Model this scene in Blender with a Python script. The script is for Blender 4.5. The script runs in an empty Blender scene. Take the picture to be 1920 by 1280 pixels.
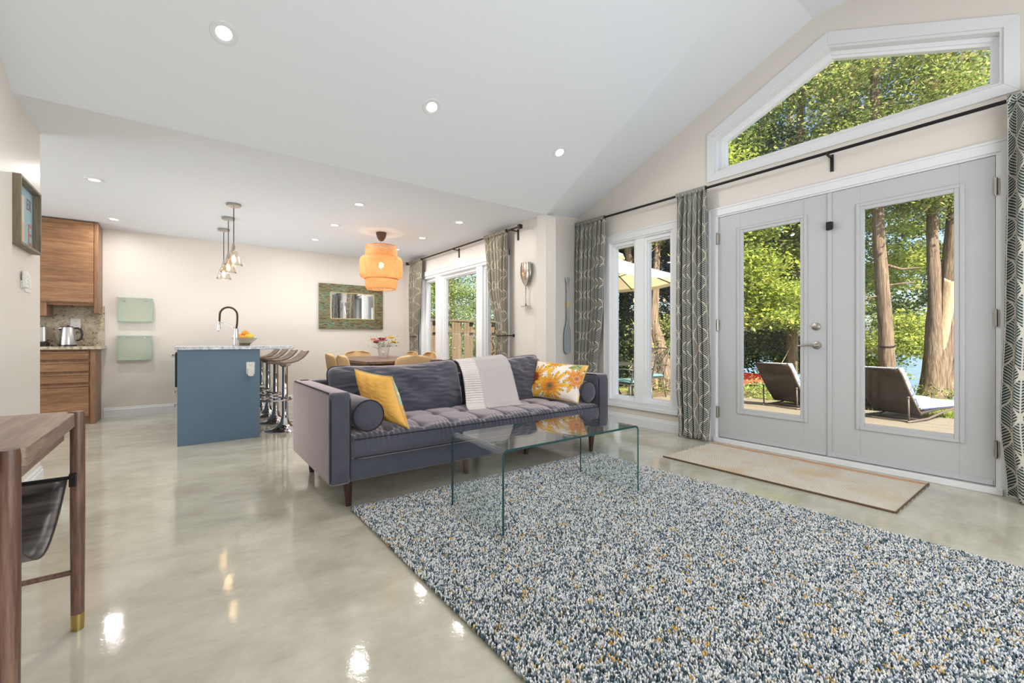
import bpy, math, random
import numpy as np
from mathutils import Vector, Matrix

PI = math.pi
SC = bpy.context.scene
COL = SC.collection
R = random.Random(7)

# ---------------------------------------------------------------- camera, world, sun, exposure
FPX = 821.5                      # focal length in pixels of the 1920 px wide frame
YAW = math.radians(37.16)
cam_d = bpy.data.cameras.new('camera')
cam = bpy.data.objects.new('camera', cam_d)
COL.objects.link(cam)
cam_d.sensor_width = 36.0
cam_d.lens = FPX / 1920 * 36.0
cam_d.shift_y = -3.6 / 1920
cam_d.clip_start = 0.02
cam_d.clip_end = 500
cam.location = (0, 0, 1.0)
cam.rotation_euler = (PI / 2, 0, -YAW)
SC.camera = cam

SC.view_settings.view_transform = 'Standard'
SC.view_settings.look = 'None'
SC.view_settings.gamma = 1.0
SC.view_settings.use_curve_mapping = False
SC.view_settings.exposure = 0.06
SC.cycles.use_denoising = True
SC.cycles.max_bounces = 10
SC.cycles.diffuse_bounces = 5
SC.cycles.glossy_bounces = 5
SC.cycles.transmission_bounces = 6
SC.cycles.transparent_max_bounces = 16
SC.cycles.sample_clamp_indirect = 6.0
SC.cycles.caustics_reflective = False
SC.cycles.caustics_refractive = False

world = bpy.data.worlds.new('world')
SC.world = world
world.use_nodes = True
wn = world.node_tree
for n in list(wn.nodes):
    wn.nodes.remove(n)
sky = wn.nodes.new('ShaderNodeTexSky')
sky.sky_type = 'NISHITA'
sky.sun_disc = False
sky.sun_elevation = math.radians(46)
sky.sun_rotation = math.radians(195)
sky.air_density = 1.0
sky.dust_density = 2.0
bg = wn.nodes.new('ShaderNodeBackground')
bg.inputs['Strength'].default_value = 0.30
wo = wn.nodes.new('ShaderNodeOutputWorld')
wn.links.new(sky.outputs[0], bg.inputs[0])
wn.links.new(bg.outputs[0], wo.inputs[0])

sun_d = bpy.data.lights.new('sun', 'SUN')
sun_d.energy = 13.0
sun_d.color = (1.0, 0.93, 0.80)
sun_d.angle = math.radians(0.6)
sun = bpy.data.objects.new('sun', sun_d)
COL.objects.link(sun)
sun.location = (4, -8, 12)
sun.rotation_euler = Vector((0.26, 0.68, -0.69)).to_track_quat('-Z', 'Y').to_euler()

def area_light(name, loc, direction, sx, sy, power, color=(1, 1, 1), spread=180):
    d = bpy.data.lights.new(name, 'AREA')
    d.shape = 'RECTANGLE'
    d.size = sx
    d.size_y = sy
    d.energy = power
    d.color = color
    d.spread = math.radians(spread)
    o = bpy.data.objects.new(name, d)
    COL.objects.link(o)
    o.location = loc
    o.rotation_euler = Vector(direction).to_track_quat('-Z', 'Y').to_euler()
    return o

# unseen fill lamps added to brighten the room, standing in for daylight and flash
REAR_W = 72.0
CEILING_FILL_W = 18.0
DOWN_W = 9.0
area_light('rear_fill', (1.8, -1.17, 1.30), (0, 1, 0.0), 3.4, 1.8, REAR_W, (0.93, 0.97, 1.0))  # added fill before the solid rear wall, which has no window
area_light('ceiling_fill', (1.6, -0.7, 0.7), (0.0, 0.75, 1), 3.0, 1.0, CEILING_FILL_W, (0.92, 0.97, 1.0))  # added out-of-view fill aimed up to lift the vaulted ceiling
area_light('dining_fill', (1.25, 5.9, 0.98), (0.0, -0.1, 1), 3.0, 2.8, 19.0, (0.90, 0.96, 1.0))  # added unseen fill facing up, brightens the flat ceiling
area_light('kitchen_fill', (-3.42, 5.9, 1.5), (1, 0, 0), 1.6, 1.2, 48.0, (0.92, 0.97, 1.0))  # added fill at the blank kitchen side wall, no window built

# ---------------------------------------------------------------- helpers
def S(r, g, b):
    def c(v):
        v /= 255.0
        return v / 12.92 if v <= 0.04045 else ((v + 0.055) / 1.055) ** 2.4
    return (c(r), c(g), c(b), 1.0)

class MB:
    """collects faces and links them as ONE mesh object"""
    def __init__(self):
        self.v = []; self.f = []; self.uv = []; self.mi = []; self.cur = 0
    def add(self, vs, fs, uvs=None):
        o = len(self.v)
        self.v.extend([tuple(p) for p in vs])
        for i, f in enumerate(fs):
            self.f.append([a + o for a in f])
            self.mi.append(self.cur)
            self.uv.append(uvs[i] if uvs else None)
        return self
    def box(self, x0, x1, y0, y1, z0, z1, m=None):
        x0, x1 = min(x0, x1), max(x0, x1); y0, y1 = min(y0, y1), max(y0, y1); z0, z1 = min(z0, z1), max(z0, z1)
        vs = [Vector(p) for p in ((x0,y0,z0),(x1,y0,z0),(x1,y1,z0),(x0,y1,z0),(x0,y0,z1),(x1,y0,z1),(x1,y1,z1),(x0,y1,z1))]
        if m is not None:
            vs = [m @ p for p in vs]
        return self.add(vs, [(0,3,2,1),(4,5,6,7),(0,1,5,4),(1,2,6,5),(2,3,7,6),(3,0,4,7)])
    def prism(self, pts, off):
        n = len(pts); off = Vector(off)
        a = [Vector(p) for p in pts]; b = [p + off for p in a]
        fs = [tuple(range(n))[::-1], tuple(range(n, 2*n))]
        for i in range(n):
            j = (i + 1) % n
            fs.append((i, j, n + j, n + i))
        return self.add(a + b, fs)
    def cyl(self, p0, p1, r0, r1=None, n=16, caps=True):
        return self.tube([p0, p1], [r0, r0 if r1 is None else r1], n, caps)
    def tube(self, pts, rad, n=10, caps=True):
        pts = [Vector(p) for p in pts]
        if not hasattr(rad, '__len__'):
            rad = [rad] * len(pts)
        vs = []; fs = []
        t = (pts[1] - pts[0]).normalized()
        ref = Vector((0, 0, 1)) if abs(t.z) < 0.9 else Vector((1, 0, 0))
        nx = t.cross(ref).normalized()
        for i, p in enumerate(pts):
            if i == 0: t = pts[1] - pts[0]
            elif i == len(pts) - 1: t = pts[-1] - pts[-2]
            else: t = pts[i+1] - pts[i-1]
            t.normalize()
            nx = (nx - t * nx.dot(t)).normalized()
            ny = t.cross(nx)
            for k in range(n):
                a = 2 * PI * k / n
                vs.append(p + (nx * math.cos(a) + ny * math.sin(a)) * rad[i])
        for i in range(len(pts) - 1):
            for k in range(n):
                k2 = (k + 1) % n
                fs.append((i*n+k, i*n+k2, (i+1)*n+k2, (i+1)*n+k))
        if caps:
            fs.append(tuple(range(n))[::-1])
            fs.append(tuple(range((len(pts)-1)*n, len(pts)*n)))
        return self.add(vs, fs)
    def lathe(self, prof, c=(0, 0, 0), n=24, m=None, close=False):
        vs = []; fs = []
        for (r, z) in prof:
            for k in range(n):
                a = 2 * PI * k / n
                p = Vector((r * math.cos(a), r * math.sin(a), z))
                p = (m @ p) if m is not None else p
                vs.append(p + Vector(c))
        L = len(prof)
        for i in range(L if close else L - 1):
            i2 = (i + 1) % L
            for k in range(n):
                k2 = (k + 1) % n
                fs.append((i*n+k, i*n+k2, i2*n+k2, i2*n+k))
        if not close:
            if prof[0][0] > 1e-6: fs.append(tuple(range(n))[::-1])
            if prof[-1][0] > 1e-6: fs.append(tuple(range((L-1)*n, L*n)))
        return self.add(vs, fs)
    def ball(self, c, r, n=14, m=12, sq=(1, 1, 1)):
        prof = [(max(1e-4, r * math.sin(PI * i / m)), -r * math.cos(PI * i / m)) for i in range(m + 1)]
        M = Matrix.Diagonal((sq[0], sq[1], sq[2]))
        return self.lathe(prof, c, n, M)
    def grid(self, fn, nu, nv, cu=False, us=(1, 1)):
        vs = []; fs = []; uvs = []
        for j in range(nv + 1):
            for i in range(nu + (0 if cu else 1)):
                vs.append(fn(i / nu, j / nv))
        w = nu if cu else nu + 1
        for j in range(nv):
            for i in range(nu):
                i2 = (i + 1) % w if cu else i + 1
                fs.append((j*w+i, j*w+i2, (j+1)*w+i2, (j+1)*w+i))
                a, b, c, d = i/nu*us[0], (i+1)/nu*us[0], j/nv*us[1], (j+1)/nv*us[1]
                uvs.append(((a, c), (b, c), (b, d), (a, d)))
        return self.add(vs, fs, uvs)
    def build(self, name, mat, parent=None, origin=None, smooth=False, bevel=0.0, seg=2, local=False, weld=0.0, auto=None):
        if parent is not None and not local:
            origin = Vector(ROOTPOS[parent.name])
        origin = Vector(origin or (0, 0, 0))
        me = bpy.data.meshes.new(name)
        vs = self.v if local else [(p[0]-origin.x, p[1]-origin.y, p[2]-origin.z) for p in self.v]
        me.from_pydata(vs, [], self.f)
        mats = mat if isinstance(mat, (list, tuple)) else [mat]
        for m in mats: me.materials.append(m)
        if len(mats) > 1:
            me.polygons.foreach_set('material_index', self.mi)
        if any(u is not None for u in self.uv):
            ul = me.uv_layers.new(name='UVMap')
            flat = []
            for u, f in zip(self.uv, self.f):
                for k in range(len(f)):
                    flat.extend(u[k] if u else (0, 0))
            ul.data.foreach_set('uv', flat)
        if smooth:
            me.polygons.foreach_set('use_smooth', [True] * len(me.polygons))
            if auto: me.set_sharp_from_angle(angle=math.radians(auto))
        me.update()
        o = bpy.data.objects.new(name, me)
        COL.objects.link(o)
        if parent is not None:
            o.parent = parent
            ROOTPOS[o.name] = ROOTPOS[parent.name]
        else:
            o.location = origin
            ROOTPOS[o.name] = tuple(origin)
        if bevel > 0:
            b = o.modifiers.new('bevel', 'BEVEL')
            b.width = bevel; b.segments = seg; b.limit_method = 'ANGLE'; b.angle_limit = math.radians(40)
        return o

ROOTPOS = {}
def thing(name, label, cat, loc=(0, 0, 0), group=None, rotz=0.0):
    o = bpy.data.objects.new(name, None)
    o.empty_display_size = 0.05
    COL.objects.link(o)
    o.location = loc
    o.rotation_euler = (0, 0, rotz)
    ROOTPOS[o.name] = tuple(loc)
    return tag(o, label, cat, group)
def tag(o, label, cat, group=None):
    o['label'] = label; o['category'] = cat
    if group: o['group'] = group
    return o
def struct(o, label=None):
    o['kind'] = 'structure'
    if label: o['label'] = label
    return o
def sroot(name, loc=(0, 0, 0)):
    o = bpy.data.objects.new(name, None)
    o.empty_display_size = 0.05
    COL.objects.link(o); o.location = loc
    ROOTPOS[o.name] = tuple(loc)
    return struct(o)
def stuff(o):
    o['kind'] = 'stuff'
    return o
def dup(root, loc, rotz=None, label=None):
    """a copy of a thing with copies of its parts and sub-parts"""
    r = root.copy(); COL.objects.link(r)
    r.location = loc
    if rotz is not None: r.rotation_euler = (0, 0, rotz)
    if label: r['label'] = label
    for ch in list(root.children):
        c = ch.copy(); COL.objects.link(c); c.parent = r
        for g in list(ch.children):
            d = g.copy(); COL.objects.link(d); d.parent = c
    return r

# ---------------------------------------------------------------- materials
def newmat(name):
    m = bpy.data.materials.new(name); m.use_nodes = True
    nt = m.node_tree
    b = nt.nodes['Principled BSDF']
    return m, nt, b
def setin(b, **k):
    for a, v in k.items():
        nm = a.replace('_', ' ')
        for s in b.inputs:
            if s.name.lower() == nm.lower():
                s.default_value = v; break
def P(name, col, rough=0.5, metal=0.0, **k):
    m, nt, b = newmat(name)
    setin(b, Base_Color=col, Roughness=rough, Metallic=metal, **k)
    return m
class NT:
    def __init__(self, nt): self.nt = nt
    def n(self, t, **k):
        nd = self.nt.nodes.new('ShaderNode' + t)
        for a, v in k.items(): setattr(nd, a, v)
        return nd
    def l(self, a, b): self.nt.links.new(a, b)
    def val(self, s, v):
        if hasattr(v, 'is_output'): self.l(v, s)
        else: s.default_value = v
    def math(self, op, a, b=None, c=None, clamp=False):
        nd = self.n('Math', operation=op); nd.use_clamp = clamp
        self.val(nd.inputs[0], a)
        if b is not None: self.val(nd.inputs[1], b)
        if c is not None: self.val(nd.inputs[2], c)
        return nd.outputs[0]
    def mix(self, f, a, b):
        nd = self.n('Mix', data_type='RGBA')
        self.val(nd.inputs[0], f); self.val(nd.inputs[6], a); self.val(nd.inputs[7], b)
        return nd.outputs[2]
    def coord(self, kind='Object', scale=(1, 1, 1), rot=(0, 0, 0)):
        t = self.n('TexCoord'); mp = self.n('Mapping')
        mp.inputs['Scale'].default_value = scale
        mp.inputs['Rotation'].default_value = rot
        self.l(t.outputs[kind], mp.inputs[0])
        return mp.outputs[0]
    def noise(self, vec, scale, detail=4, rough=0.5, dist=0.0):
        nd = self.n('TexNoise')
        self.l(vec, nd.inputs['Vector'])
        nd.inputs['Scale'].default_value = scale; nd.inputs['Detail'].default_value = detail
        nd.inputs['Roughness'].default_value = rough; nd.inputs['Distortion'].default_value = dist
        return nd.outputs[0]
    def vor(self, vec, scale, feature='F1', out='Distance'):
        nd = self.n('TexVoronoi', feature=feature)
        self.l(vec, nd.inputs['Vector']); nd.inputs['Scale'].default_value = scale
        return nd.outputs[out]
    def ramp(self, f, stops, interp='LINEAR'):
        nd = self.n('ValToRGB'); cr = nd.color_ramp; cr.interpolation = interp
        while len(cr.elements) < len(stops): cr.elements.new(0.5)
        for e, (p, c) in zip(cr.elements, stops):
            e.position = p; e.color = c
        self.l(f, nd.inputs[0])
        return nd.outputs[0]
    def bump(self, h, strength=0.3, dist=0.01):
        nd = self.n('Bump'); nd.inputs['Strength'].default_value = strength; nd.inputs['Distance'].default_value = dist
        self.l(h, nd.inputs['Height'])
        return nd.outputs[0]
def g4(v): return (v, v, v, 1)

def m_wall(name, col, rough=0.55):
    m, nt, b = newmat(name); t = NT(nt)
    n = t.noise(t.coord('Object'), 90, 3)
    t.l(t.bump(n, 0.05, 0.002), b.inputs['Normal'])
    setin(b, Base_Color=col, Roughness=rough)
    return m
M_wall = m_wall('wall_paint_cream', S(224, 217, 209), 0.45)
M_ceil = m_wall('ceiling_paint_white', S(228, 231, 236), 0.7)
M_trim = P('trim_paint_white', S(226, 227, 229), 0.35)
M_door = P('door_paint_white', S(188, 189, 191), 0.35)
M_vinyl = P('window_vinyl_white', S(240, 241, 243), 0.3)

def m_floor():
    m, nt, b = newmat('polished_concrete'); t = NT(nt)
    v = t.coord('Object')
    n1 = t.noise(v, 0.9, 6, 0.6, 0.6); n2 = t.noise(v, 5, 6, 0.65, 0.3); n3 = t.noise(v, 70, 3, 0.6)
    n4 = t.noise(t.coord('Object', (1.0, 1.6, 1), (0, 0, 0.6)), 2.6, 7, 0.72, 0.25)
    c = t.ramp(t.math('ADD', t.math('MULTIPLY', n1, 0.45), t.math('MULTIPLY', n4, 0.55)), [(0.36, S(170, 165, 148)), (0.5, S(199, 195, 179)), (0.64, S(220, 216, 203))])
    c = t.mix(t.math('MULTIPLY', n2, 0.42), c, S(154, 149, 133))
    c = t.mix(t.math('MULTIPLY', n3, 0.16), c, S(140, 135, 124))
    # exposed aggregate pits, only in a few worn patches
    sp = t.vor(v, 55)
    patch = t.ramp(t.noise(v, 0.55, 2), [(0.60, g4(0)), (0.70, g4(1))])
    pit = t.math('MULTIPLY', t.math('LESS_THAN', sp, 0.20), patch)
    c = t.mix(t.math('MULTIPLY', pit, 0.6), c, S(70, 64, 56))
    t.l(c, b.inputs['Base Color'])
    rr = t.math('MULTIPLY_ADD', n2, 0.09, 0.02)
    t.l(rr, b.inputs['Roughness'])
    t.l(t.bump(t.math('ADD', n3, t.math('MULTIPLY', t.noise(v, 16, 3), 2.0)), 0.06, 0.003), b.inputs['Normal'])
    setin(b, Specular_IOR_Level=0.5)
    return m
M_floor = m_floor()

def m_wood(name, dark, mid, light, axis='X', scale=1.0, rough=0.4, bands=14.0):
    m, nt, b = newmat(name); t = NT(nt)
    sc = {'X': (0.6, 9, 9), 'Y': (9, 0.6, 9), 'Z': (9, 9, 0.6)}[axis]
    v = t.coord('Object', tuple(a * scale for a in sc))
    n1 = t.noise(v, 1.6, 6, 0.6, 0.5); n2 = t.noise(v, bands, 4, 0.6, 0.2)
    f = t.math('MULTIPLY_ADD', n2, 0.45, t.math('MULTIPLY', n1, 0.55))
    c = t.ramp(f, [(0.34, dark), (0.5, mid), (0.66, light)])
    t.l(c, b.inputs['Base Color'])
    t.l(t.bump(n2, 0.12, 0.002), b.inputs['Normal'])
    setin(b, Roughness=rough)
    return m
M_walnut = m_wood('kitchen_walnut_veneer', S(98, 68, 46), S(134, 96, 66), S(164, 126, 92), 'X', 1.0, 0.4)
M_walnutZ = m_wood('kitchen_walnut_side', S(100, 70, 48), S(132, 95, 66), S(158, 120, 88), 'Z', 1.0, 0.4)
M_deskY = m_wood('desk_wood', S(98, 76, 64), S(138, 110, 94), S(168, 142, 124), 'Y', 1.0, 0.38)
M_deskZ = m_wood('desk_leg_wood', S(66, 46, 40), S(104, 74, 62), S(138, 108, 92), 'Z', 1.2, 0.38)
M_tableY = m_wood('dining_table_wood', S(74, 54, 44), S(112, 86, 70), S(142, 114, 94), 'Y', 1.0, 0.35)
M_darkwood = m_wood('dark_turned_wood', S(30, 18, 16), S(58, 34, 28), S(84, 52, 42), 'Z', 1.2, 0.35)
M_oak = m_wood('oiled_beech', S(170, 126, 80), S(196, 152, 104), S(214, 174, 126), 'Z', 1.0, 0.45)

def m_granite(name, stops, scale=60, dark=S(40, 38, 40), rough=0.15):
    m, nt, b = newmat(name); t = NT(nt)
    v = t.coord('Object')
    n1 = t.noise(v, scale, 6, 0.7, 0.8); n2 = t.noise(v, scale * 0.25, 5, 0.7, 1.6); vo = t.vor(v, scale * 1.3)
    c = t.ramp(n2, stops)
    dk = t.ramp(n1, [(0.36, g4(1)), (0.45, g4(0))])
    c = t.mix(dk, c, dark)
    lt = t.math('LESS_THAN', vo, 0.25)
    c = t.mix(t.math('MULTIPLY', lt, 0.35), c, S(226, 220, 208))
    t.l(c, b.inputs['Base Color'])
    setin(b, Roughness=rough)
    return m
M_granite = m_granite('island_granite', [(0.3, S(120, 122, 128)), (0.5, S(168, 168, 172)), (0.7, S(205, 203, 200))], 55, S(46, 46, 52))
M_splash = m_granite('backsplash_granite', [(0.3, S(150, 132, 104)), (0.5, S(186, 172, 146)), (0.7, S(208, 200, 184))], 36, S(58, 54, 52))

M_chrome = P('chrome', S(225, 225, 228), 0.06, 1.0)
M_steel = P('brushed_steel', S(200, 200, 200), 0.28, 1.0)
M_nickel = P('satin_nickel', S(178, 172, 164), 0.3, 1.0)
M_brass = P('brushed_brass', S(190, 165, 105), 0.3, 1.0)
M_black = P('black_metal', S(26, 25, 26), 0.4, 0.3)
M_bronze = P('dark_bronze_metal', S(58, 46, 40), 0.4, 0.6)
M_blackpl = P('black_plastic', S(22, 20, 20), 0.35)
M_whitepl = P('white_plastic', S(232, 230, 226), 0.35)
M_dark = P('dark_recess', S(20, 20, 22), 0.8)

def m_island():
    m, nt, b = newmat('island_blue_paint'); t = NT(nt)
    n = t.noise(t.coord('Object'), 5, 4)
    c = t.mix(n, S(92, 118, 140), S(104, 128, 150))
    t.l(c, b.inputs['Base Color'])
    setin(b, Roughness=0.5)
    return m
M_blue = m_island()

def m_pane(name, tint=(0.97, 0.985, 0.98, 1), ior=1.5, boost=1.0):
    """thin clear sheet: passes straight through, mirrors by Fresnel"""
    m = bpy.data.materials.new(name); m.use_nodes = True
    nt = m.node_tree; t = NT(nt)
    for n in list(nt.nodes): nt.nodes.remove(n)
    tr = t.n('BsdfTransparent'); tr.inputs[0].default_value = tint
    gl = t.n('BsdfGlossy'); gl.inputs['Roughness'].default_value = 0.0
    ge = t.n('NewGeometry'); fr = t.n('Fresnel')
    t.l(t.math('MULTIPLY_ADD', ge.outputs['Backfacing'], 1 / ior - ior, ior), fr.inputs[0])
    f = t.math('MULTIPLY', fr.outputs[0], boost, clamp=True)
    mx = t.n('MixShader'); t.l(f, mx.inputs[0]); t.l(tr.outputs[0], mx.inputs[1]); t.l(gl.outputs[0], mx.inputs[2])
    o = t.n('OutputMaterial'); t.l(mx.outputs[0], o.inputs[0])
    return m
M_pane = m_pane('window_glass', boost=0.7)
M_tglass = m_pane('table_glass', (0.95, 0.985, 0.975, 1), 1.5, 1.1)
M_tedge = P('table_glass_edge', S(28, 66, 66), 0.1)
M_lampglass = m_pane('lamp_glass', (0.98, 0.955, 0.91, 1), 1.5, 1.3)
M_mirror = P('mirror_silver', S(240, 242, 244), 0.0, 1.0)

def m_velvet():
    m, nt, b = newmat('grey_velvet'); t = NT(nt)
    v = t.coord('Object')
    n1 = t.noise(v, 5, 5, 0.6, 0.8); n2 = t.noise(v, 420, 2)
    c = t.mix(n1, S(56, 58, 68), S(90, 91, 102))
    t.l(c, b.inputs['Base Color'])
    setin(b, Roughness=0.75, Sheen_Weight=1.0, Sheen_Roughness=0.42, Specular_IOR_Level=0.15)
    for s in b.inputs:
        if s.name == 'Sheen Tint': s.default_value = S(252, 234, 236)
    t.l(t.bump(n2, 0.15, 0.001), b.inputs['Normal'])
    return m
M_velvet = m_velvet()
M_piping = P('velvet_piping', S(30, 30, 38), 0.8)

def emis(name, col, strength):
    m, nt, b = newmat(name)
    setin(b, Base_Color=(0.8, 0.8, 0.8, 1), Emission_Color=col, Emission_Strength=strength)
    return m
M_lens = emis('downlight_lens', (1.0, 0.96, 0.90, 1), 3.0)
M_filament = emis('filament', (1.0, 0.72, 0.38, 1), 30.0)
M_bulb = emis('warm_bulb', (1.0, 0.78, 0.48, 1), 12.0)

def m_attr(name, rough=0.8, translucent=0.0, bump=None, sheen=0.0):
    """colour per piece from the mesh colour layer"""
    m, nt, b = newmat(name); t = NT(nt)
    a = t.n('Attribute', attribute_name='Col')
    t.l(a.outputs['Color'], b.inputs['Base Color'])
    setin(b, Roughness=rough, Specular_IOR_Level=0.25, Sheen_Weight=sheen)
    if translucent > 0:
        tl = t.n('BsdfTranslucent'); t.l(a.outputs['Color'], tl.inputs[0])
        mx = t.n('MixShader'); mx.inputs[0].default_value = translucent
        t.l(b.outputs[0], mx.inputs[1]); t.l(tl.outputs[0], mx.inputs[2])
        t.l(mx.outputs[0], nt.nodes['Material Output'].inputs[0])
    if bump:
        n = t.noise(t.coord('Object'), bump[0], 3)
        t.l(t.bump(n, bump[1], bump[2]), b.inputs['Normal'])
    return m
M_leaf = m_attr('leaves', 0.6, 0.5)
M_print = m_attr('printed_cotton', 0.85, 0, (300, 0.2, 0.001))
M_tuft = m_attr('shag_yarn', 0.95, 0, None, 0.2)

def raw_mesh(name, verts, faces_flat, face_sizes, mat, cols=None, parent=None, origin=(0, 0, 0), smooth=False):
    """numpy arrays straight into one mesh"""
    if parent is not None: origin = ROOTPOS[parent.name]
    me = bpy.data.meshes.new(name)
    nv = len(verts)
    me.vertices.add(nv); me.vertices.foreach_set('co', (verts - np.array(origin)).astype(np.float32).ravel())
    me.loops.add(len(faces_flat)); me.loops.foreach_set('vertex_index', faces_flat.astype(np.int32))
    me.polygons.add(len(face_sizes))
    st = np.concatenate([[0], np.cumsum(face_sizes)[:-1]]).astype(np.int32)
    me.polygons.foreach_set('loop_start', st)
    me.update(calc_edges=True)
    if cols is not None:
        ca = me.color_attributes.new('Col', 'FLOAT_COLOR', 'POINT')
        ca.data.foreach_set('color', cols.astype(np.float32).ravel())
    if smooth: me.polygons.foreach_set('use_smooth', np.ones(len(face_sizes), dtype=bool))
    me.materials.append(mat)
    me.validate()
    o = bpy.data.objects.new(name, me); COL.objects.link(o)
    if parent is not None: o.parent = parent
    else: o.location = origin
    ROOTPOS[o.name] = tuple(origin)
    return o

# ---------------------------------------------------------------- room shell
XW, XD, YF, XL = 4.22, 3.32, 7.62, -0.77     # window wall, dining wall, far wall, picture wall
ZC, ZR = 2.42, 3.688                          # flat ceiling, ridge
YCR, YR = -1.2, -1.2
JA, JB = Vector((3.32, 3.735, 0)), Vector((4.22, 4.11, 0))   # the short angled wall between dining and living

def ctop(y):                                  # gable line on the window wall
    if y > 1.40: return ZR - (y - 1.40) * 0.3993
    if y < 1.16: return ZR - (1.16 - y) * 0.3993
    return ZR

fl = MB()
fl.prism([(-3.5, -1.2, 0), (4.42, -1.2, 0), (4.42, 4.2, 0), (3.47, 3.8, 0), (3.47, 7.77, 0), (-3.5, 7.77, 0)], (0, 0, -0.06))
struct(fl.build('floor', M_floor), 'polished grey concrete floor')

# ceiling: flat over kitchen and dining, sloping up to the ridge over the living room
c = MB()
c.add([(-3.5, 3.76, ZC), (3.32, 3.735, ZC), (3.47, 3.735, ZC), (3.47, 7.77, ZC), (-3.5, 7.77, ZC)], [(0, 1, 2, 3, 4)])
def slope_patch(x0, p0, x1, p1, q0, q1, n, m):
    def fn(u, v):
        a = Vector(p0).lerp(Vector(p1), u); b = Vector(q0).lerp(Vector(q1), u)
        return a.lerp(b, v)
    c.grid(fn, n, m)
slope_patch(0, (-0.95, 3.755, ZC), 0, (3.32, 3.735, ZC), (-0.95, 1.40, ZR), (3.32, 1.40, ZR), 6, 4)
slope_patch(0, (3.32, 3.735, ZC), 0, (4.24, 4.118, 2.606), (3.32, 1.40, ZR), (4.24, 1.40, ZR), 8, 8)
c.add([(-0.95, 1.16, ZR), (4.24, 1.16, ZR), (4.24, 1.40, ZR), (-0.95, 1.40, ZR)], [(0, 1, 2, 3)])
slope_patch(0, (-0.95, -1.25, ZC - 0.02), 0, (3.32, -1.25, ZC - 0.02), (-0.95, 1.16, ZR), (3.32, 1.16, ZR), 4, 4)
slope_patch(0, (3.32, -1.25, ZC - 0.02), 0, (4.24, -1.25, 2.726), (3.32, 1.16, ZR), (4.24, 1.16, ZR), 6, 6)
struct(c.build('ceiling', M_ceil, smooth=True, auto=12), 'white ceiling, flat over the kitchen and vaulted over the sofa')

# window wall (gable end) built in strips around its three openings
DO = (0.335, 2.245, 2.225)                    # door opening y0, y1, top
WO = (2.70, 3.60, 0.24, 2.20)                 # casement window opening
def up_top(y): return 3.0 + (1 - abs(y - 1.29) / 0.955) * 0.40
w = MB()
ys = [-1.2, 0.335, 1.16, 1.29, 1.40, 2.245, 2.70, 3.60, 4.11]
for a, b in zip(ys[:-1], ys[1:]):
    m = (a + b) / 2
    iv = []
    if DO[0] < m < DO[1]:
        iv = [(DO[2], DO[2], 2.64, 2.64), (up_top(a), up_top(b), ctop(a), ctop(b))]
    elif WO[0] < m < WO[1]:
        iv = [(0, 0, WO[2], WO[2]), (WO[3], WO[3], ctop(a), ctop(b))]
    else:
        iv = [(0, 0, ctop(a), ctop(b))]
    for (la, lb, ha, hb) in iv:
        w.prism([(XW, a, la), (XW, b, lb), (XW, b, hb), (XW, a, ha)], (0.2, 0, 0))
struct(w.build('wall_right', M_wall, origin=(XW, 1.3, 0)), 'cream gable wall with french doors')

w = MB()
jn = Vector((-0.375, 0.9, 0)).normalized() * 0.12
w.prism([JA, JB, Vector((4.22, 4.11, 2.606)), Vector((3.32, 3.735, ZC))], jn)
struct(w.build('wall_corner', M_wall, origin=JA), 'short cream wall beside the casement window')

w = MB()
for (a, b, l, h) in ((3.74, 4.5, 0, ZC), (4.5, 6.95, 0, 0.45), (4.5, 6.95, 2.06, ZC), (6.95, YF, 0, ZC)):
    w.box(XD, XD + 0.15, a, b, l, h)
struct(w.build('wall_dining', M_wall, origin=(XD, 5.7, 0)), 'cream dining wall with large window')
w = MB(); w.box(-3.5, 3.47, YF, YF + 0.15, 0, ZC)
struct(w.build('wall_far', M_wall, origin=(0, YF, 0)), 'cream far wall behind the island')
w = MB()
def ltop(y): return ZC if y > 3.755 else (ZC + (3.755 - y) * (ZR - ZC) / 2.355 if y > 1.4 else (ZR if y > 1.16 else ZR - (1.16 - y) * 0.537))
ys = [-1.2, 1.16, 1.40, 3.755, 4.38]
for a, b in zip(ys[:-1], ys[1:]):
    w.prism([(XL, a, 0), (XL, b, 0), (XL, b, ltop(b)), (XL, a, ltop(a))], (-0.15, 0, 0))
struct(w.build('wall_left', M_wall, origin=(XL, 1.5, 0)), 'cream wall with framed picture')
w = MB(); w.box(-3.5, -0.92, 4.28, 4.38, 0, ZC)
struct(w.build('wall_kitchen_near', M_wall))
w = MB(); w.box(-3.6, -3.5, 4.28, 7.77, 0, ZC)
struct(w.build('wall_kitchen_side', M_wall))
w = MB(); w.prism([(-0.92, -1.2, 0), (4.42, -1.2, 0), (4.42, -1.2, 2.75), (3.32, -1.2, 2.44), (-0.92, -1.2, 2.44)], (0, -0.12, 0))
struct(w.build('wall_rear', M_wall))

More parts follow.
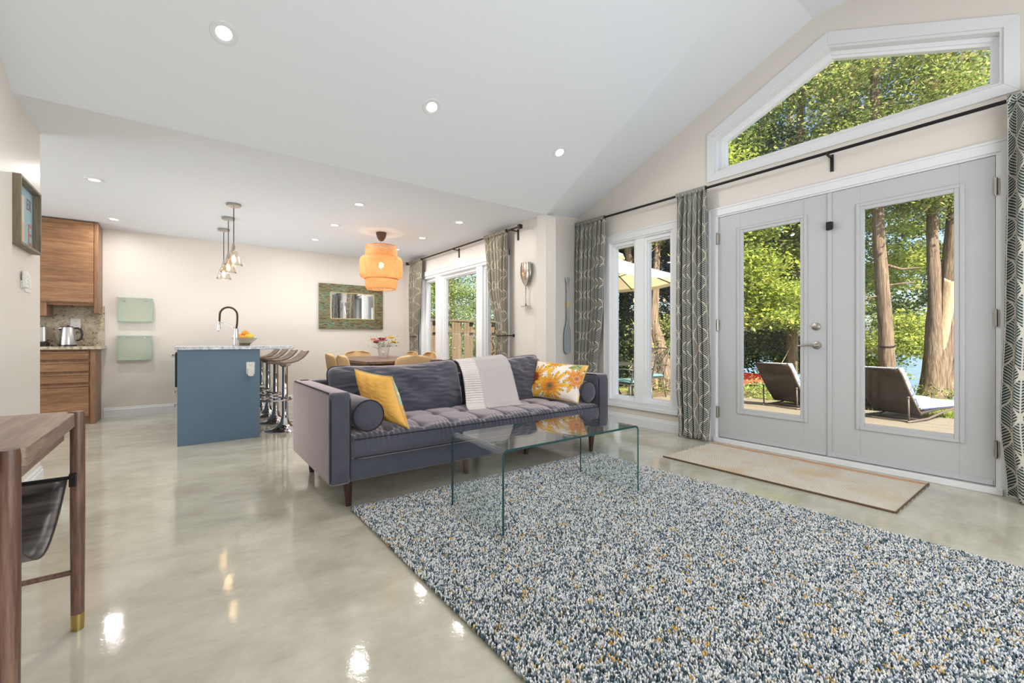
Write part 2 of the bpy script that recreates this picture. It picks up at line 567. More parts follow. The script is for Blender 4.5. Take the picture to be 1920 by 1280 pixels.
# baseboards
def baseboard(name, p, q, n, h=0.124):
    """board with a thin stepped cap from p to q, standing out along n"""
    p = Vector(p); q = Vector(q); n = Vector(n)
    b = MB()
    prof = [(0, 0), (0.016, 0), (0.016, h * 0.78), (0.010, h * 0.84), (0.010, h * 0.93), (0.005, h), (0, h)]
    b.prism([p + n * a + Vector((0, 0, z)) for a, z in prof], q - p)
    return struct(b.build(name, M_trim, origin=p))
baseboard('baseboard_far', (-0.775, YF, 0), (XD, YF, 0), (0, -1, 0))
baseboard('baseboard_right', (XW, 2.33, 0), (XW, 4.1, 0), (-1, 0, 0), 0.118)
baseboard('baseboard_left', (XL, -1.2, 0), (XL, 4.396, 0), (1, 0, 0), 0.125)
baseboard('baseboard_dining', (XD, 3.75, 0), (XD, 7.6, 0), (-1, 0, 0), 0.124)
b = MB(); d = (JB - JA); b.prism([JA, JA - jn * 0.13, JA - jn * 0.13 + Vector((0, 0, 0.12)), JA + Vector((0, 0, 0.12))], d)
struct(b.build('baseboard_corner', M_trim, origin=JA))

# casings
t1 = MB()
x0, x1 = XW - 0.018, XW
ring_o = [(2.318, 2.567), (2.318, 3.045), (1.29, 3.508), (0.265, 3.045), (0.265, 2.567)]
ring_i = [(2.245, 2.64), (2.245, 3.0), (1.29, 3.40), (0.335, 3.0), (0.335, 2.64)]
for i in range(5):
    j = (i + 1) % 5
    t1.prism([(x1, *ring_o[i]), (x1, *ring_o[j]), (x1, *ring_i[j]), (x1, *ring_i[i])], (x0 - x1, 0, 0))
struct(t1.build('trim_1', M_trim, origin=(XW, 1.29, 2.6), bevel=0.003), 'white casing of the peaked upper window')
def casing(name, y0, y1, z0, z1, wd, x, legs_to_floor=False):
    t = MB()
    t.box(x - 0.018, x, y0, y0 + wd, z0, z1 - wd); t.box(x - 0.018, x, y1 - wd, y1, z0, z1 - wd)
    t.prism([(x, y0, z1), (x, y1, z1), (x, y1 - wd, z1 - wd), (x, y0 + wd, z1 - wd)], (-0.018, 0, 0))
    t.add([], [])
    t.box(x - 0.018, x, y0, y0 + 0.001, z1 - wd, z1)
    t.prism([(x, y0, z1 - wd), (x, y0 + wd, z1 - wd), (x, y0, z1)], (-0.018, 0, 0))
    t.prism([(x, y1, z1 - wd), (x, y1, z1), (x, y1 - wd, z1 - wd)], (-0.018, 0, 0))
    t.box(x - 0.026, x - 0.018, y0, y0 + 0.016, z0, z1); t.box(x - 0.026, x - 0.018, y1 - 0.016, y1, z0, z1)
    t.box(x - 0.026, x - 0.018, y0 + 0.016, y1 - 0.016, z1 - 0.016, z1)
    if not legs_to_floor:
        t.box(x - 0.018, x, y0 + wd, y1 - wd, z0, z0 + wd)
    return struct(t.build(name, M_trim, origin=(x, (y0 + y1) / 2, z0), bevel=0.002))
casing('trim_2', 0.272, 2.300, 0.0, 2.288, 0.075, XW, True)
casing('trim_3', 2.622, 3.655, 0.195, 2.270, 0.085, XW)
casing('trim_4', 4.43, 7.01, 0.38, 2.138, 0.075, XD)
t = MB(); t.box(4.185, 4.26, 0.335, 2.245, 0.0, 0.042)
struct(t.build('trim_5', M_trim, bevel=0.004), 'white door threshold')

t = MB()
t.box(XW - 0.002, XW + 0.12, 0.333, 0.3695, 0.0, 2.2245); t.box(XW - 0.002, XW + 0.12, 2.2105, 2.247, 0.0, 2.2245); t.box(XW - 0.002, XW + 0.12, 0.3695, 2.2105, 2.1985, 2.2245)
t.box(XW + 0.052, XW + 0.12, 0.3695, 0.39, 0.0, 2.1985); t.box(XW + 0.052, XW + 0.12, 2.19, 2.2105, 0.0, 2.1985); t.box(XW + 0.052, XW + 0.12, 0.39, 2.19, 2.18, 2.1985)
struct(t.build('trim_8', M_trim, origin=(XW, 1.29, 0)), 'white jamb of the french doors')
# french doors
def door_leaf(name, y0, y1, gy0, gy1, label, hinge_y):
    r = sroot(name, (XW + 0.03, (y0 + y1) / 2, 0.045)); r['label'] = label
    z0, z1, gz0, gz1 = 0.048, 2.196, 0.345, 2.012
    xa, xb = XW + 0.006, XW + 0.050
    m = MB()
    m.box(xa, xb, y0, gy0 - 0.02, z0, z1); m.box(xa, xb, gy1 + 0.02, y1, z0, z1)
    m.box(xa, xb, gy0 - 0.02, gy1 + 0.02, z0, gz0 - 0.02); m.box(xa, xb, gy0 - 0.02, gy1 + 0.02, gz1 + 0.02, z1)
    m.build('panel', M_door, r, bevel=0.002)
    m = MB()                                       # two-step moulding round the glass
    for (o, wd, px) in ((0.046, 0.024, xa - 0.012), (0.024, 0.030, xa - 0.006)):
        a0, a1, c0, c1 = gy0 - o, gy1 + o, gz0 - o, gz1 + o
        m.box(px, xa + 0.02, a0, a0 + wd, c0, c1); m.box(px, xa + 0.02, a1 - wd, a1, c0, c1)
        m.box(px, xa + 0.02, a0 + wd, a1 - wd, c0, c0 + wd); m.box(px, xa + 0.02, a0 + wd, a1 - wd, c1 - wd, c1)
    m.build('glass_moulding', M_door, r, bevel=0.004)
    m = MB(); m.box(XW + 0.026, XW + 0.030, gy0 - 0.01, gy1 + 0.01, gz0 - 0.01, gz1 + 0.01)
    m.build('pane', M_pane, r)
    m = MB(); m.box(xa - 0.008, xa + 0.002, y0 + 0.01, y1 - 0.01, z0 + 0.002, z0 + 0.035)
    m.build('door_sweep', M_door, r, bevel=0.003)
    for hz in (1.99, 1.14, 0.29):
        m = MB(); m.cyl((XW - 0.012, hinge_y, hz - 0.05), (XW - 0.012, hinge_y, hz + 0.05), 0.008, n=10)
        for kz in (-0.054, 0.054): m.cyl((XW - 0.012, hinge_y, hz + kz - 0.004), (XW - 0.012, hinge_y, hz + kz + 0.004), 0.006, n=8)
        m.box(XW - 0.010, XW + 0.006, hinge_y - 0.012, hinge_y + 0.012, hz - 0.05, hz + 0.05)
        m.build('hinge', M_nickel, r)
    return r
dl = door_leaf('door_1', 1.298, 2.208, 1.490, 1.980, 'french door leaf with lever handle', 2.211)
dr = door_leaf('door_2', 0.372, 1.291, 0.557, 1.062, 'french door leaf without handle beside the end curtain', 0.366)
m = MB(); m.box(XW - 0.004, XW + 0.004, 1.268, 1.298, 0.048, 2.196)
m.build('astragal', M_door, dr, bevel=0.003)
m = MB(); rot = Matrix.Rotation(-PI / 2, 3, 'Y')
m.lathe([(0, 0.016), (0.018, 0.016), (0.030, 0.010), (0.032, 0), (0.0, 0)][::-1], (XW + 0.006, 1.378, 1.108), 20, rot)
m.box(XW - 0.022, XW - 0.008, 1.360, 1.396, 1.102, 1.114)
m.build('deadbolt', M_nickel, dl, smooth=True, auto=40)
m = MB(); m.lathe([(0, 0), (0.033, 0), (0.031, 0.010), (0.014, 0.014), (0.012, 0.05), (0, 0.05)], (XW + 0.006, 1.374, 0.953), 20, rot)
m.tube([(XW - 0.042, 1.374, 0.953), (XW - 0.048, 1.39, 0.953), (XW - 0.048, 1.44, 0.951), (XW - 0.046, 1.500, 0.947)], [0.010, 0.009, 0.008, 0.007], 10)
m.build('lever_handle', M_nickel, dl, smooth=True, auto=40)
m = MB(); m.box(XW - 0.03, XW + 0.004, 1.262, 1.30, 1.89, 1.955); m.box(XW - 0.034, XW - 0.02, 1.25, 1.262, 1.895, 1.95)
m.build('flip_latch', M_black, dr, bevel=0.003)

# casement window beside the doors
def casement(root, xf, y0, y1, z0, z1, lites, x_in, sash=0.045, glass_z=None, nframe=0.03):
    """vinyl frame filling the opening, with a sash, bead and pane per lite"""
    m = MB()
    xo = xf + 0.13
    for (a, b, c0, c1) in ((y0, y0 + nframe, z0, z1), (y1 - nframe, y1, z0, z1), (y0 + nframe, y1 - nframe, z0, z0 + nframe), (y0 + nframe, y1 - nframe, z1 - nframe, z1)):
        m.box(xf - 0.002, xo, a, b, c0, c1)
    for (la, lb), (ra, rb) in zip(lites[:-1], lites[1:]):
        m.box(xf + 0.01, xo, lb, ra, z0 + nframe, z1 - nframe)
    m.build('window_frame', M_vinyl, root, bevel=0.003)
    for (a, b) in lites:
        s = MB(); zz0, zz1 = z0 + nframe, z1 - nframe
        for wd, xx in ((sash, x_in), (sash + 0.014, x_in + 0.025)):
            s.box(xx, xx + 0.05, a, a + wd, zz0, zz1); s.box(xx, xx + 0.05, b - wd, b, zz0, zz1)
            s.box(xx, xx + 0.05, a + wd, b - wd, zz0, zz0 + wd * 1.3); s.box(xx, xx + 0.05, a + wd, b - wd, zz1 - wd * 1.3, zz1)
        so = s.build('sash', M_vinyl, root, bevel=0.003)
        g = MB(); g.box(x_in + 0.05, x_in + 0.054, a + sash, b - sash, zz0 + sash, zz1 - sash)
        g.build('pane', M_pane, root)
w1 = sroot('window_1', (XW, 3.15, 0.24)); w1['label'] = 'white casement window between the teal curtains'
casement(w1, XW, 2.70, 3.60, 0.24, 2.20, [(2.73, 3.09), (3.205, 3.57)], XW + 0.03, 0.03, None, 0.03)
m = MB(); m.box(XW + 0.006, XW + 0.03, 3.33, 3.46, 0.262, 0.285); m.box(XW - 0.012, XW + 0.02, 3.36, 3.43, 0.268, 0.278)
m.build('crank_handle', M_whitepl, w1, bevel=0.004)
m = MB(); m.box(XW - 0.035, XW + 0.02, 2.63, 3.65, 0.195, 0.235)
m.build('window_sill', M_trim, w1, bevel=0.005)

# peaked upper window
w2 = sroot('window_2', (XW, 1.29, 2.64)); w2['label'] = 'peaked window above the french doors'
def pent(o):
    sl = 0.40 / 0.955
    return [(2.245 - o, 2.64 + o), (2.245 - o, 3.0 - o * 0.66), (1.29, 3.40 - o * 1.085), (0.335 + o, 3.0 - o * 0.66), (0.335 + o, 2.64 + o)]
def ring(mb, oa, ob, xa, xb):
    A, B = pent(oa), pent(ob)
    for i in range(5):
        j = (i + 1) % 5
        mb.prism([(xa, *A[i]), (xa, *A[j]), (xa, *B[j]), (xa, *B[i])], (xb - xa, 0, 0))
m = MB(); ring(m, -0.004, 0.018, XW - 0.002, XW + 0.15); m.build('jamb', M_trim, w2)
m = MB(); ring(m, 0.018, 0.048, XW + 0.065, XW + 0.15); ring(m, 0.045, 0.068, XW + 0.085, XW + 0.14); m.build('sash', M_vinyl, w2, bevel=0.003)
m = MB(); m.prism([(XW + 0.10, *p) for p in pent(0.06)], (0.004, 0, 0)); m.build('pane', M_pane, w2)

# dining window of three lites
w3 = sroot('window_3', (XD, 5.7, 0.45)); w3['label'] = 'three-lite dining window looking onto the fence'
casement(w3, XD, 4.50, 6.95, 0.45, 2.06, [(4.53, 5.08), (5.23, 6.28), (6.47, 6.90)], XD + 0.045, 0.035, None, 0.035)

# casing of the doorway on the picture wall, at the edge of the view
t = MB(); t.box(XL, XL + 0.02, 2.75, 3.655, 0, 1.985)
struct(t.build('trim_6', M_wall, origin=(XL, 3.2, 0), bevel=0.003), 'white trim board beside the framed picture')

# ---------------------------------------------------------------- curtains and rods
from mathutils import noise as mnoise
def m_curtain(name, darkA, darkB, cream):
    m, nt, b = newmat(name); t = NT(nt)
    tc = t.n('TexCoord'); sp = t.n('SeparateXYZ'); t.l(tc.outputs['UV'], sp.inputs[0])
    W, H = 0.150, 0.26
    def leaf(off):
        u = t.math('SUBTRACT', t.math('FRACT', t.math('ADD', t.math('DIVIDE', sp.outputs[0], W), off)), 0.5)
        v = t.math('FRACT', t.math('ADD', t.math('DIVIDE', sp.outputs[1], H), off))
        au = t.math('ABSOLUTE', u)
        hw = t.math('MULTIPLY_ADD', t.math('COSINE', t.math('MULTIPLY', v, 2 * PI)), -0.25, 0.25)
        inside = t.math('LESS_THAN', au, t.math('MULTIPLY_ADD', hw, 0.93, -0.022))
        s = t.math('FRACT', t.math('DIVIDE', t.math('ADD', t.math('MULTIPLY', v, H), t.math('MULTIPLY', au, W * 0.75)), 0.0185))
        vein = t.math('LESS_THAN', s, 0.64)
        rib = t.math('GREATER_THAN', au, 0.018)
        return t.math('MULTIPLY', t.math('MULTIPLY', inside, vein), rib)
    f = t.math('MAXIMUM', leaf(0.0), leaf(0.5))
    dk = t.mix(t.ramp(t.noise(tc.outputs['UV'], 3.0, 2), [(0.4, g4(0)), (0.6, g4(1))]), darkA, darkB)
    c = t.mix(f, cream, dk)
    t.l(c, b.inputs['Base Color'])
    setin(b, Roughness=0.85, Sheen_Weight=0.1)
    tl = t.n('BsdfTranslucent'); t.l(c, tl.inputs[0])
    mx = t.n('MixShader'); mx.inputs[0].default_value = 0.22
    t.l(b.outputs[0], mx.inputs[1]); t.l(tl.outputs[0], mx.inputs[2])
    t.l(mx.outputs[0], nt.nodes['Material Output'].inputs[0])
    return m
M_curt = m_curtain('curtain_teal_leaf', S(46, 78, 80), S(62, 70, 66), S(212, 206, 194))
M_curt2 = m_curtain('curtain_taupe_leaf', S(82, 76, 62), S(70, 78, 70), S(190, 180, 160))

def curtain(name, label, x0, prof, amp, nf, cw, mat, seed, group):
    rr = random.Random(seed)
    ph = [rr.uniform(-0.5, 0.5) for _ in range(8)]
    zt, zb = prof[0][0], prof[-1][0]
    def fn(u, v):
        z = zt + (zb - zt) * v
        for (za, a0, b0), (zc, a1, b1) in zip(prof[:-1], prof[1:]):
            if za >= z >= zc:
                k = (za - z) / max(1e-6, za - zc); k = k * k * (3 - 2 * k)
                ya, yb = a0 + (a1 - a0) * k, b0 + (b1 - b0) * k
                break
        w = u * nf
        warp = 0.12 * math.sin(2 * PI * u * 2.3 + ph[0]) + 0.06 * math.sin(2 * PI * u * 5.1 + ph[1] + v * 1.2)
        f = math.sin(2 * PI * (w + warp) + 0.5 * math.sin(v * 3 + ph[2]))
        am = amp * (0.55 + 0.45 * min(1, v * 6)) * (1 + 0.35 * math.sin(2 * PI * u * 1.4 + ph[3]))
        y = ya + (yb - ya) * u + 0.010 * math.sin(4 * PI * (w + warp) + ph[4]) * min(1, v * 4)
        x = x0 + am * f + 0.006 * math.sin(v * 21 + u * 9 + ph[5]) * v
        if z < 0.10:
            q = (0.10 - z) / 0.10
            x -= 0.020 * q * (1 + math.sin(2 * PI * (w * 0.7 + ph[6])))
            z += 0.012 * q * math.sin(2 * PI * w * 1.3 + ph[7])
        return (x, y, max(z, 0.004))
    m = MB()
    m.grid(fn, int(nf * 14), 60, False, (cw, zt - zb))
    o = m.build(name, mat, None, (x0, (prof[0][1] + prof[0][2]) / 2, zb), smooth=True)
    s = o.modifiers.new('thickness', 'SOLIDIFY'); s.thickness = 0.003
    # gathered heading tape along the rod
    h = MB()
    ya, yb = prof[0][1], prof[0][2]
    h.grid(lambda u, v: (x0 + 0.024 * math.cos(2 * PI * v) + 0.004 * math.sin(2 * PI * u * nf * 2), ya + (yb - ya) * u, zt + 0.012 + (0.026 + 0.006 * math.sin(2 * PI * u * nf * 2)) * math.sin(2 * PI * v)), int(nf * 10), 8, False, (cw, 0.15))
    h.build('curtain_heading', mat, o, smooth=True)
    return tag(o, label, 'curtain', group)
G1 = 'leaf-print curtains on the living room rod'
curtain('curtain', 'leaf-print curtain panel hanging in the corner beside the wooden paddle', 4.115, [(2.475, 4.06, 3.56), (1.5, 4.06, 3.60), (0.6, 4.06, 3.70), (0.02, 4.05, 3.72)], 0.026, 7, 1.15, M_curt, 1, G1)
curtain('curtain', 'leaf-print curtain panel between the casement window and the door frame', 4.115, [(2.475, 2.595, 2.275), (1.5, 2.60, 2.265), (0.5, 2.60, 2.24), (0.02, 2.57, 2.25)], 0.030, 6, 1.25, M_curt, 2, G1)
curtain('curtain', 'leaf-print curtain panel hanging past the hinge side of the french doors', 4.10, [(2.475, 0.312, -0.16), (1.2, 0.325, -0.16), (0.5, 0.345, -0.16), (0.02, 0.315, -0.16)], 0.040, 4, 0.86, M_curt, 4, G1)
G2 = 'taupe leaf-print curtains at the dining window'
curtain('curtain', 'taupe leaf-print curtain tied back beside the wine glass ornament', 3.225, [(2.335, 4.86, 4.36), (1.75, 4.76, 4.37), (1.06, 4.54, 4.36), (0.55, 4.64, 4.36), (0.02, 4.66, 4.36)], 0.024, 6, 1.0, M_curt2, 5, G2)
curtain('curtain', 'taupe leaf-print curtain in the dining corner beside the mirror wall', 3.225, [(2.335, 7.24, 6.76), (1.75, 7.24, 6.82), (1.04, 7.20, 6.96), (0.55, 7.22, 6.90), (0.02, 7.22, 6.88)], 0.024, 6, 1.0, M_curt2, 6, G2)

def rod(name, label, x, xw, y0, y1, z, r, brks, M, sq):
    o = thing(name, label, 'curtain rod', (x, (y0 + y1) / 2, z))
    m = MB(); m.cyl((x, y0, z), (x, y1, z), r, n=12); m.build('rod', M, o, smooth=True, auto=40)
    for y, s in ((y0, -1), (y1, 1)):
        f = MB()
        if sq: f.box(x - 0.024, x + 0.024, y - 0.024 + s * 0.02, y + 0.024 + s * 0.02, z - 0.024, z + 0.024)
        else: f.lathe([(0.0, 0), (r * 1.5, 0), (r * 1.7, 0.02), (r * 1.2, 0.04), (0, 0.042)], (x, y, z), 12, Matrix.Rotation(-s * PI / 2, 3, 'X'))
        f.build('finial', M, o, bevel=0.003 if sq else 0)
    for y in brks:
        b = MB()
        b.box(xw - 0.012, xw, y - 0.011, y + 0.011, z - 0.125, z + 0.01)
        b.box(x - 0.006, xw - 0.006, y - 0.008, y + 0.008, z - 0.022, z - r + 0.002)
        b.tube([(x - r - 0.004, y, z + 0.004), (x - r * 0.8, y, z - r - 0.004), (x, y, z - r - 0.006), (x + r, y, z - r), (x + r + 0.004, y, z + 0.006)], 0.006, 8)
        b.build('bracket', M, o)
    return o
rod('curtain_rod', 'long black curtain rod running above the french doors', 4.115, XW, -0.25, 4.085, 2.487, 0.0125, (-0.18, 1.264, 4.075), M_black, False)
rod('curtain_rod', 'bronze curtain rod with square ends above the dining window', 3.225, XD, 4.12, 7.31, 2.345, 0.012, (4.25, 5.68, 7.29), M_bronze, True)
for y, s, l in ((4.40, 1, 'dark curtain holdback arm near the wine glass ornament'), (7.06, -1, 'dark curtain holdback arm near the mirror wall')):
    m = MB()
    m.lathe([(0, 0), (0.02, 0), (0.02, 0.006), (0.008, 0.01), (0.007, 0.14), (0, 0.14)], (XD, y - s * 0.06, 1.05), 12, Matrix.Rotation(-PI / 2, 3, 'Y'))
    m.tube([(XD - 0.137, y - s * 0.07, 1.05), (XD - 0.142, y, 1.05), (XD - 0.138, y + s * 0.12, 1.05), (XD - 0.12, y + s * 0.15, 1.05)], 0.008, 8)
    tag(m.build('curtain_holdback', M_bronze, None, (XD, y, 1.05), smooth=True, auto=40), l, 'holdback', 'dining curtain holdbacks')

# ---------------------------------------------------------------- sofa
SX0, SX1, SY0, SY1 = 0.682, 3.085, 2.627, 3.67
AT, AB = 0.692, 0.150
sofa = thing('sofa', 'long grey velvet sofa with square arms and dark tapered legs', 'sofa', (1.88, 3.15, 0))
m = MB(); m.box(SX0 + 0.10, SX1 - 0.10, SY0 + 0.035, SY1 - 0.05, 0.152, 0.29); m.build('base', M_velvet, sofa, bevel=0.012, seg=3)
m = MB(); m.box(SX0 + 0.02, SX1 - 0.02, SY1 - 0.13, SY1, 0.150, AT); m.build('back_frame', M_velvet, sofa, bevel=0.02, seg=3)
AW = 0.125
for xa, xb in ((SX0, SX0 + AW), (SX1 - AW, SX1)):
    m = MB(); m.box(xa, xb, SY0, SY1 - 0.005, AB, AT); a = m.build('arm', M_velvet, sofa, bevel=0.026, seg=4)
    for p in a.data.polygons: p.use_smooth = True
    m = MB(); q = 0.008
    for xx in (xa + q, xb - q):
        pts = [(xx, SY0 + 0.012, AB + 0.02)]
        pts += [(xx, SY0 + 0.008, z) for z in np.linspace(AB + 0.05, AT - 0.05, 6)]
        pts += [(xx, SY0 + 0.020, AT - 0.018), (xx, SY0 + 0.05, AT - 0.006)]
        pts += [(xx, y, AT - 0.006) for y in np.linspace(SY0 + 0.1, SY1 - 0.05, 8)]
        m.tube(pts, 0.005, 6)
    m.build('piping', M_piping, a)
# tufted bench cushion
def rrect(y0, y1, z0, z1, r, ne=22, nc=6):
    pts = []
    for (cy, cz, a0) in ((y0 + r, z0 + r, PI), (y1 - r, z0 + r, 1.5 * PI), (y1 - r, z1 - r, 0), (y0 + r, z1 - r, 0.5 * PI)):
        arc = [(cy + r * math.cos(a0 + PI / 2 * i / nc), cz + r * math.sin(a0 + PI / 2 * i / nc)) for i in range(nc + 1)]
        pts += arc
    out = []
    for i in range(len(pts)):
        a, b = pts[i], pts[(i + 1) % len(pts)]
        L = math.dist(a, b)
        k = max(1, int(L / 0.03))
        for j in range(k): out.append((a[0] + (b[0] - a[0]) * j / k, a[1] + (b[1] - a[1]) * j / k))
    return out
prof = rrect(SY0 - 0.008, 3.50, 0.282, 0.432, 0.045)
CX0, CX1 = SX0 + AW + 0.004, SX1 - AW - 0.004
NPR = len(prof)
def seat_pt(u, v):
    y, z = prof[int(round(v * NPR)) % NPR]
    x = CX0 + (CX1 - CX0) * u
    e = min(1.0, min(u, 1 - u) * 18)
    yc, zc = (SY0 + 3.5) / 2, 0.357
    k = 0.90 + 0.10 * math.sqrt(max(0, 1 - (1 - e) ** 2))
    y2 = yc + (y - yc) * (1 - (1 - k) * 0.3); z2 = zc + (z - zc) * k
    if z > 0.40:
        s = (y - SY0) / 0.87
        z2 += 0.020 * math.sin(PI * min(1, max(0, s))) * e
        fx = (x - CX0) / 0.236; fy = (y - 2.70) / 0.255
        dx, dy = fx - round(fx), fy - round(fy)
        z2 -= 0.020 * math.exp(-((dx * 0.236) ** 2 + (dy * 0.255) ** 2) / 0.0016) * e
        z2 -= 0.007 * (math.exp(-(dx * 0.236 / 0.012) ** 2) + math.exp(-(dy * 0.255 / 0.012) ** 2)) * e
    w = math.exp(-((y - SY0 - 0.01) / 0.09) ** 2) * math.exp(-((z - 0.415) / 0.055) ** 2)
    n = mnoise.noise(Vector((x * 9, y * 5, 1.3)))
    rz = math.sin(x * 2 * PI / 0.034 + n * 3.2) * (0.6 + n)
    y2 -= 0.0045 * w * rz; z2 += 0.0045 * w * rz
    y2 -= 0.006 * math.exp(-((z - 0.34) / 0.06) ** 2) * (1 if y < 2.7 else 0)
    return (x, y2, z2)
m = MB(); m.grid(seat_pt, 400, NPR)
n0 = 401
m.f.append([i * n0 for i in range(NPR)][::-1]); m.uv.append(None); m.mi.append(0)
m.f.append([i * n0 + 400 for i in range(NPR)]); m.uv.append(None); m.mi.append(0)
sc_ = m.build('seat_cushion', M_velvet, sofa, smooth=True, auto=60)
m = MB()
m.tube([(CX0 + 0.01 + (CX1 - CX0 - 0.02) * i / 40, SY0 - 0.006, 0.408) for i in range(41)], 0.004, 6)
m.tube([(CX0 + 0.01 + (CX1 - CX0 - 0.02) * i / 40, SY0 - 0.004, 0.298) for i in range(41)], 0.004, 6)
m.build('piping', M_piping, sc_)

def pillow(mb, c, ax, ay, n, T, nu=36, nv=30, p=3.0, pinch=0.07, wr=0.0, wseed=0.0, shape=None, rnd=0):
    """soft cushion: ax, ay half-extent vectors, n unit normal; returns the (a, b, side) of every vertex"""
    c, ax, ay, n = Vector(c), Vector(ax), Vector(ay), Vector(n).normalized()
    info = []
    for side in (1, -1):
        def fn(u, v):
            a, b = 2 * u - 1, 2 * v - 1
            t = max(0.0, (1 - abs(a) ** p) * (1 - abs(b) ** p)) ** 0.5
            aa = a * (1 - pinch * (1 - b * b)); bb = b * (1 - pinch * (1 - a * a))
            if rnd:
                k = max(abs(a), abs(b), 1e-6) / max(1e-6, (abs(a) ** rnd + abs(b) ** rnd) ** (1 / rnd)); aa *= k; bb *= k
            d = side * T / 2 * t
            if wr:
                q = Vector((a * 2.6 + wseed + b * 0.9, b * 1.3 - a * 0.8, side * 2.0))
                d += wr * t * (0.85 * mnoise.noise(q * 1.2) + 0.45 * mnoise.noise(Vector((q.x * 1.2 + q.y * 3.2, q.y * 1.0 - q.x * 0.6, wseed)) * 2.3))
            P_ = c + ax * aa + ay * bb + n * d
            if shape: P_ = P_ + Vector(shape(a, b))
            info.append((a, b, side))
            return P_
        if side == 1: mb.grid(fn, nu, nv)
        else: mb.grid(lambda u, v: fn(1 - u, v), nu, nv)
    return info
def weld(o, d=0.0005):
    w = o.modifiers.new('weld', 'WELD'); w.merge_threshold = d
    return o
lean = Vector((0, 0.33, 0.94)).normalized()
nrm = Vector((0, -0.94, 0.33)).normalized()
def back_cushion(xa, xb, zt, seed, shp):
    m = MB()
    cx = (xa + xb) / 2
    pillow(m, (cx, 3.285, 0.60), ((xb - xa) / 2 * 1.02, 0, 0), lean * 0.222, nrm, 0.25, 80, 48, 3.6, 0.035, 0.034, seed, shp, 7)
    o = weld(m.build('back_cushion', M_velvet, sofa, smooth=True))
    # seam piping round the edge
    e = MB(); pts = []
    for i in range(97):
        s = i / 96 * 4
        k, f = int(s) % 4, s - int(s)
        a, b = [(-1 + 2 * f, -1), (1, -1 + 2 * f), (1 - 2 * f, 1), (-1, 1 - 2 * f)][k]
        aa = a * (1 - 0.035 * (1 - b * b)); bb = b * (1 - 0.035 * (1 - a * a))
        k7 = 1 / (abs(a) ** 7 + abs(b) ** 7) ** (1 / 7); aa *= k7; bb *= k7
        pts.append(Vector((cx, 3.285, 0.60)) + Vector(((xb - xa) / 2 * 1.025, 0, 0)) * aa + lean * 0.223 * bb + Vector(shp(a, b)))
    e.tube(pts, 0.0045, 6, False); e.build('piping', M_piping, o)
back_cushion(0.845, 1.925, 0.8, 3.1, lambda a, b: (0, 0, 0.018 * (b > -0.2) * (b + 0.2) * (a * a * 1.4 - 0.5) + 0.012 * max(0, b) * a))
back_cushion(1.935, 2.905, 0.82, 8.7, lambda a, b: (-0.03 * a * max(0, b), 0.02 * a * b, 0.035 * max(0, b) * (a + 0.4)))
for (x, y) in ((0.805, 2.70), (2.94, 2.70), (0.79, 3.56), (2.94, 3.56), (1.70, 2.82), (2.42, 2.98)):
    m = MB(); m.tube([(x, y, 0.155), (x + (0.006 if x < 1.8 else -0.006), y, 0.0)], [0.028, 0.017], 14)
    m.build('leg', M_darkwood, sofa, smooth=True, auto=40)

def bolster(x, y0, y1, label):
    o = thing('bolster_cushion', label, 'cushion', (x, y0, 0.437), 'velvet bolsters at the sofa arms')
    r = 0.095; zc = 0.537
    prof_ = [(0.001, y0 - 0.006), (r * 0.5, y0 - 0.004), (r * 0.9, y0), (r, y0 + 0.014), (r * 1.01, (y0 + y1) / 2), (r, y1 - 0.014), (r * 0.9, y1), (0.001, y1 + 0.006)]
    m = MB(); m.lathe([(a, b) for a, b in prof_], (x, 0, zc), 32, Matrix.Rotation(-PI / 2, 3, 'X'))
    m.build('cover', M_velvet, o, smooth=True)
    e = MB(); e.tube([(x + r * 0.985 * math.cos(2 * PI * i / 40), y0 + 0.003, zc + r * 0.985 * math.sin(2 * PI * i / 40)) for i in range(41)], 0.004, 6, False)
    e.build('piping', M_piping, o)
bolster(0.918, 2.655, 3.16, 'velvet bolster tucked against the arm beside the plain yellow cushion')
bolster(2.862, 2.66, 3.16, 'velvet bolster tucked behind the sunflower-print cushion')

# printed cushions
def flower(col, x, y, cx, cy, Rr, n, ph, inner, outer, disc, discR=0.22):
    dx, dy = x - cx, y - cy
    r = math.hypot(dx, dy) / Rr
    if r > 1.05: return col
    th = math.atan2(dy, dx) + ph
    a = (th * n / (2 * PI)) % 1.0
    pet = abs(a - 0.5) * 2                     # 0 middle of a petal, 1 gap
    tip = 0.74 + 0.26 * math.cos(int(th * n / (2 * PI) + 50) * 2.4)
    edge = tip * (1 - 0.55 * pet ** 2.2)
    if r < discR:
        q = r / discR
        return tuple(disc[0][i] * (1 - q) + disc[1][i] * q for i in range(3))
    if r < edge:
        q = (r - discR) / (1 - discR)
        c = tuple(inner[i] * (1 - q) + outer[i] * q for i in range(3))
        if pet > 0.86: c = tuple(v * 0.50 for v in c)
        elif pet < 0.10: c = tuple(v * 0.78 for v in c)
        return c
    if r < edge + 0.035: return (0.25, 0.13, 0.03)
    return col
def s3(r, g, b): return S(r, g, b)[:3]
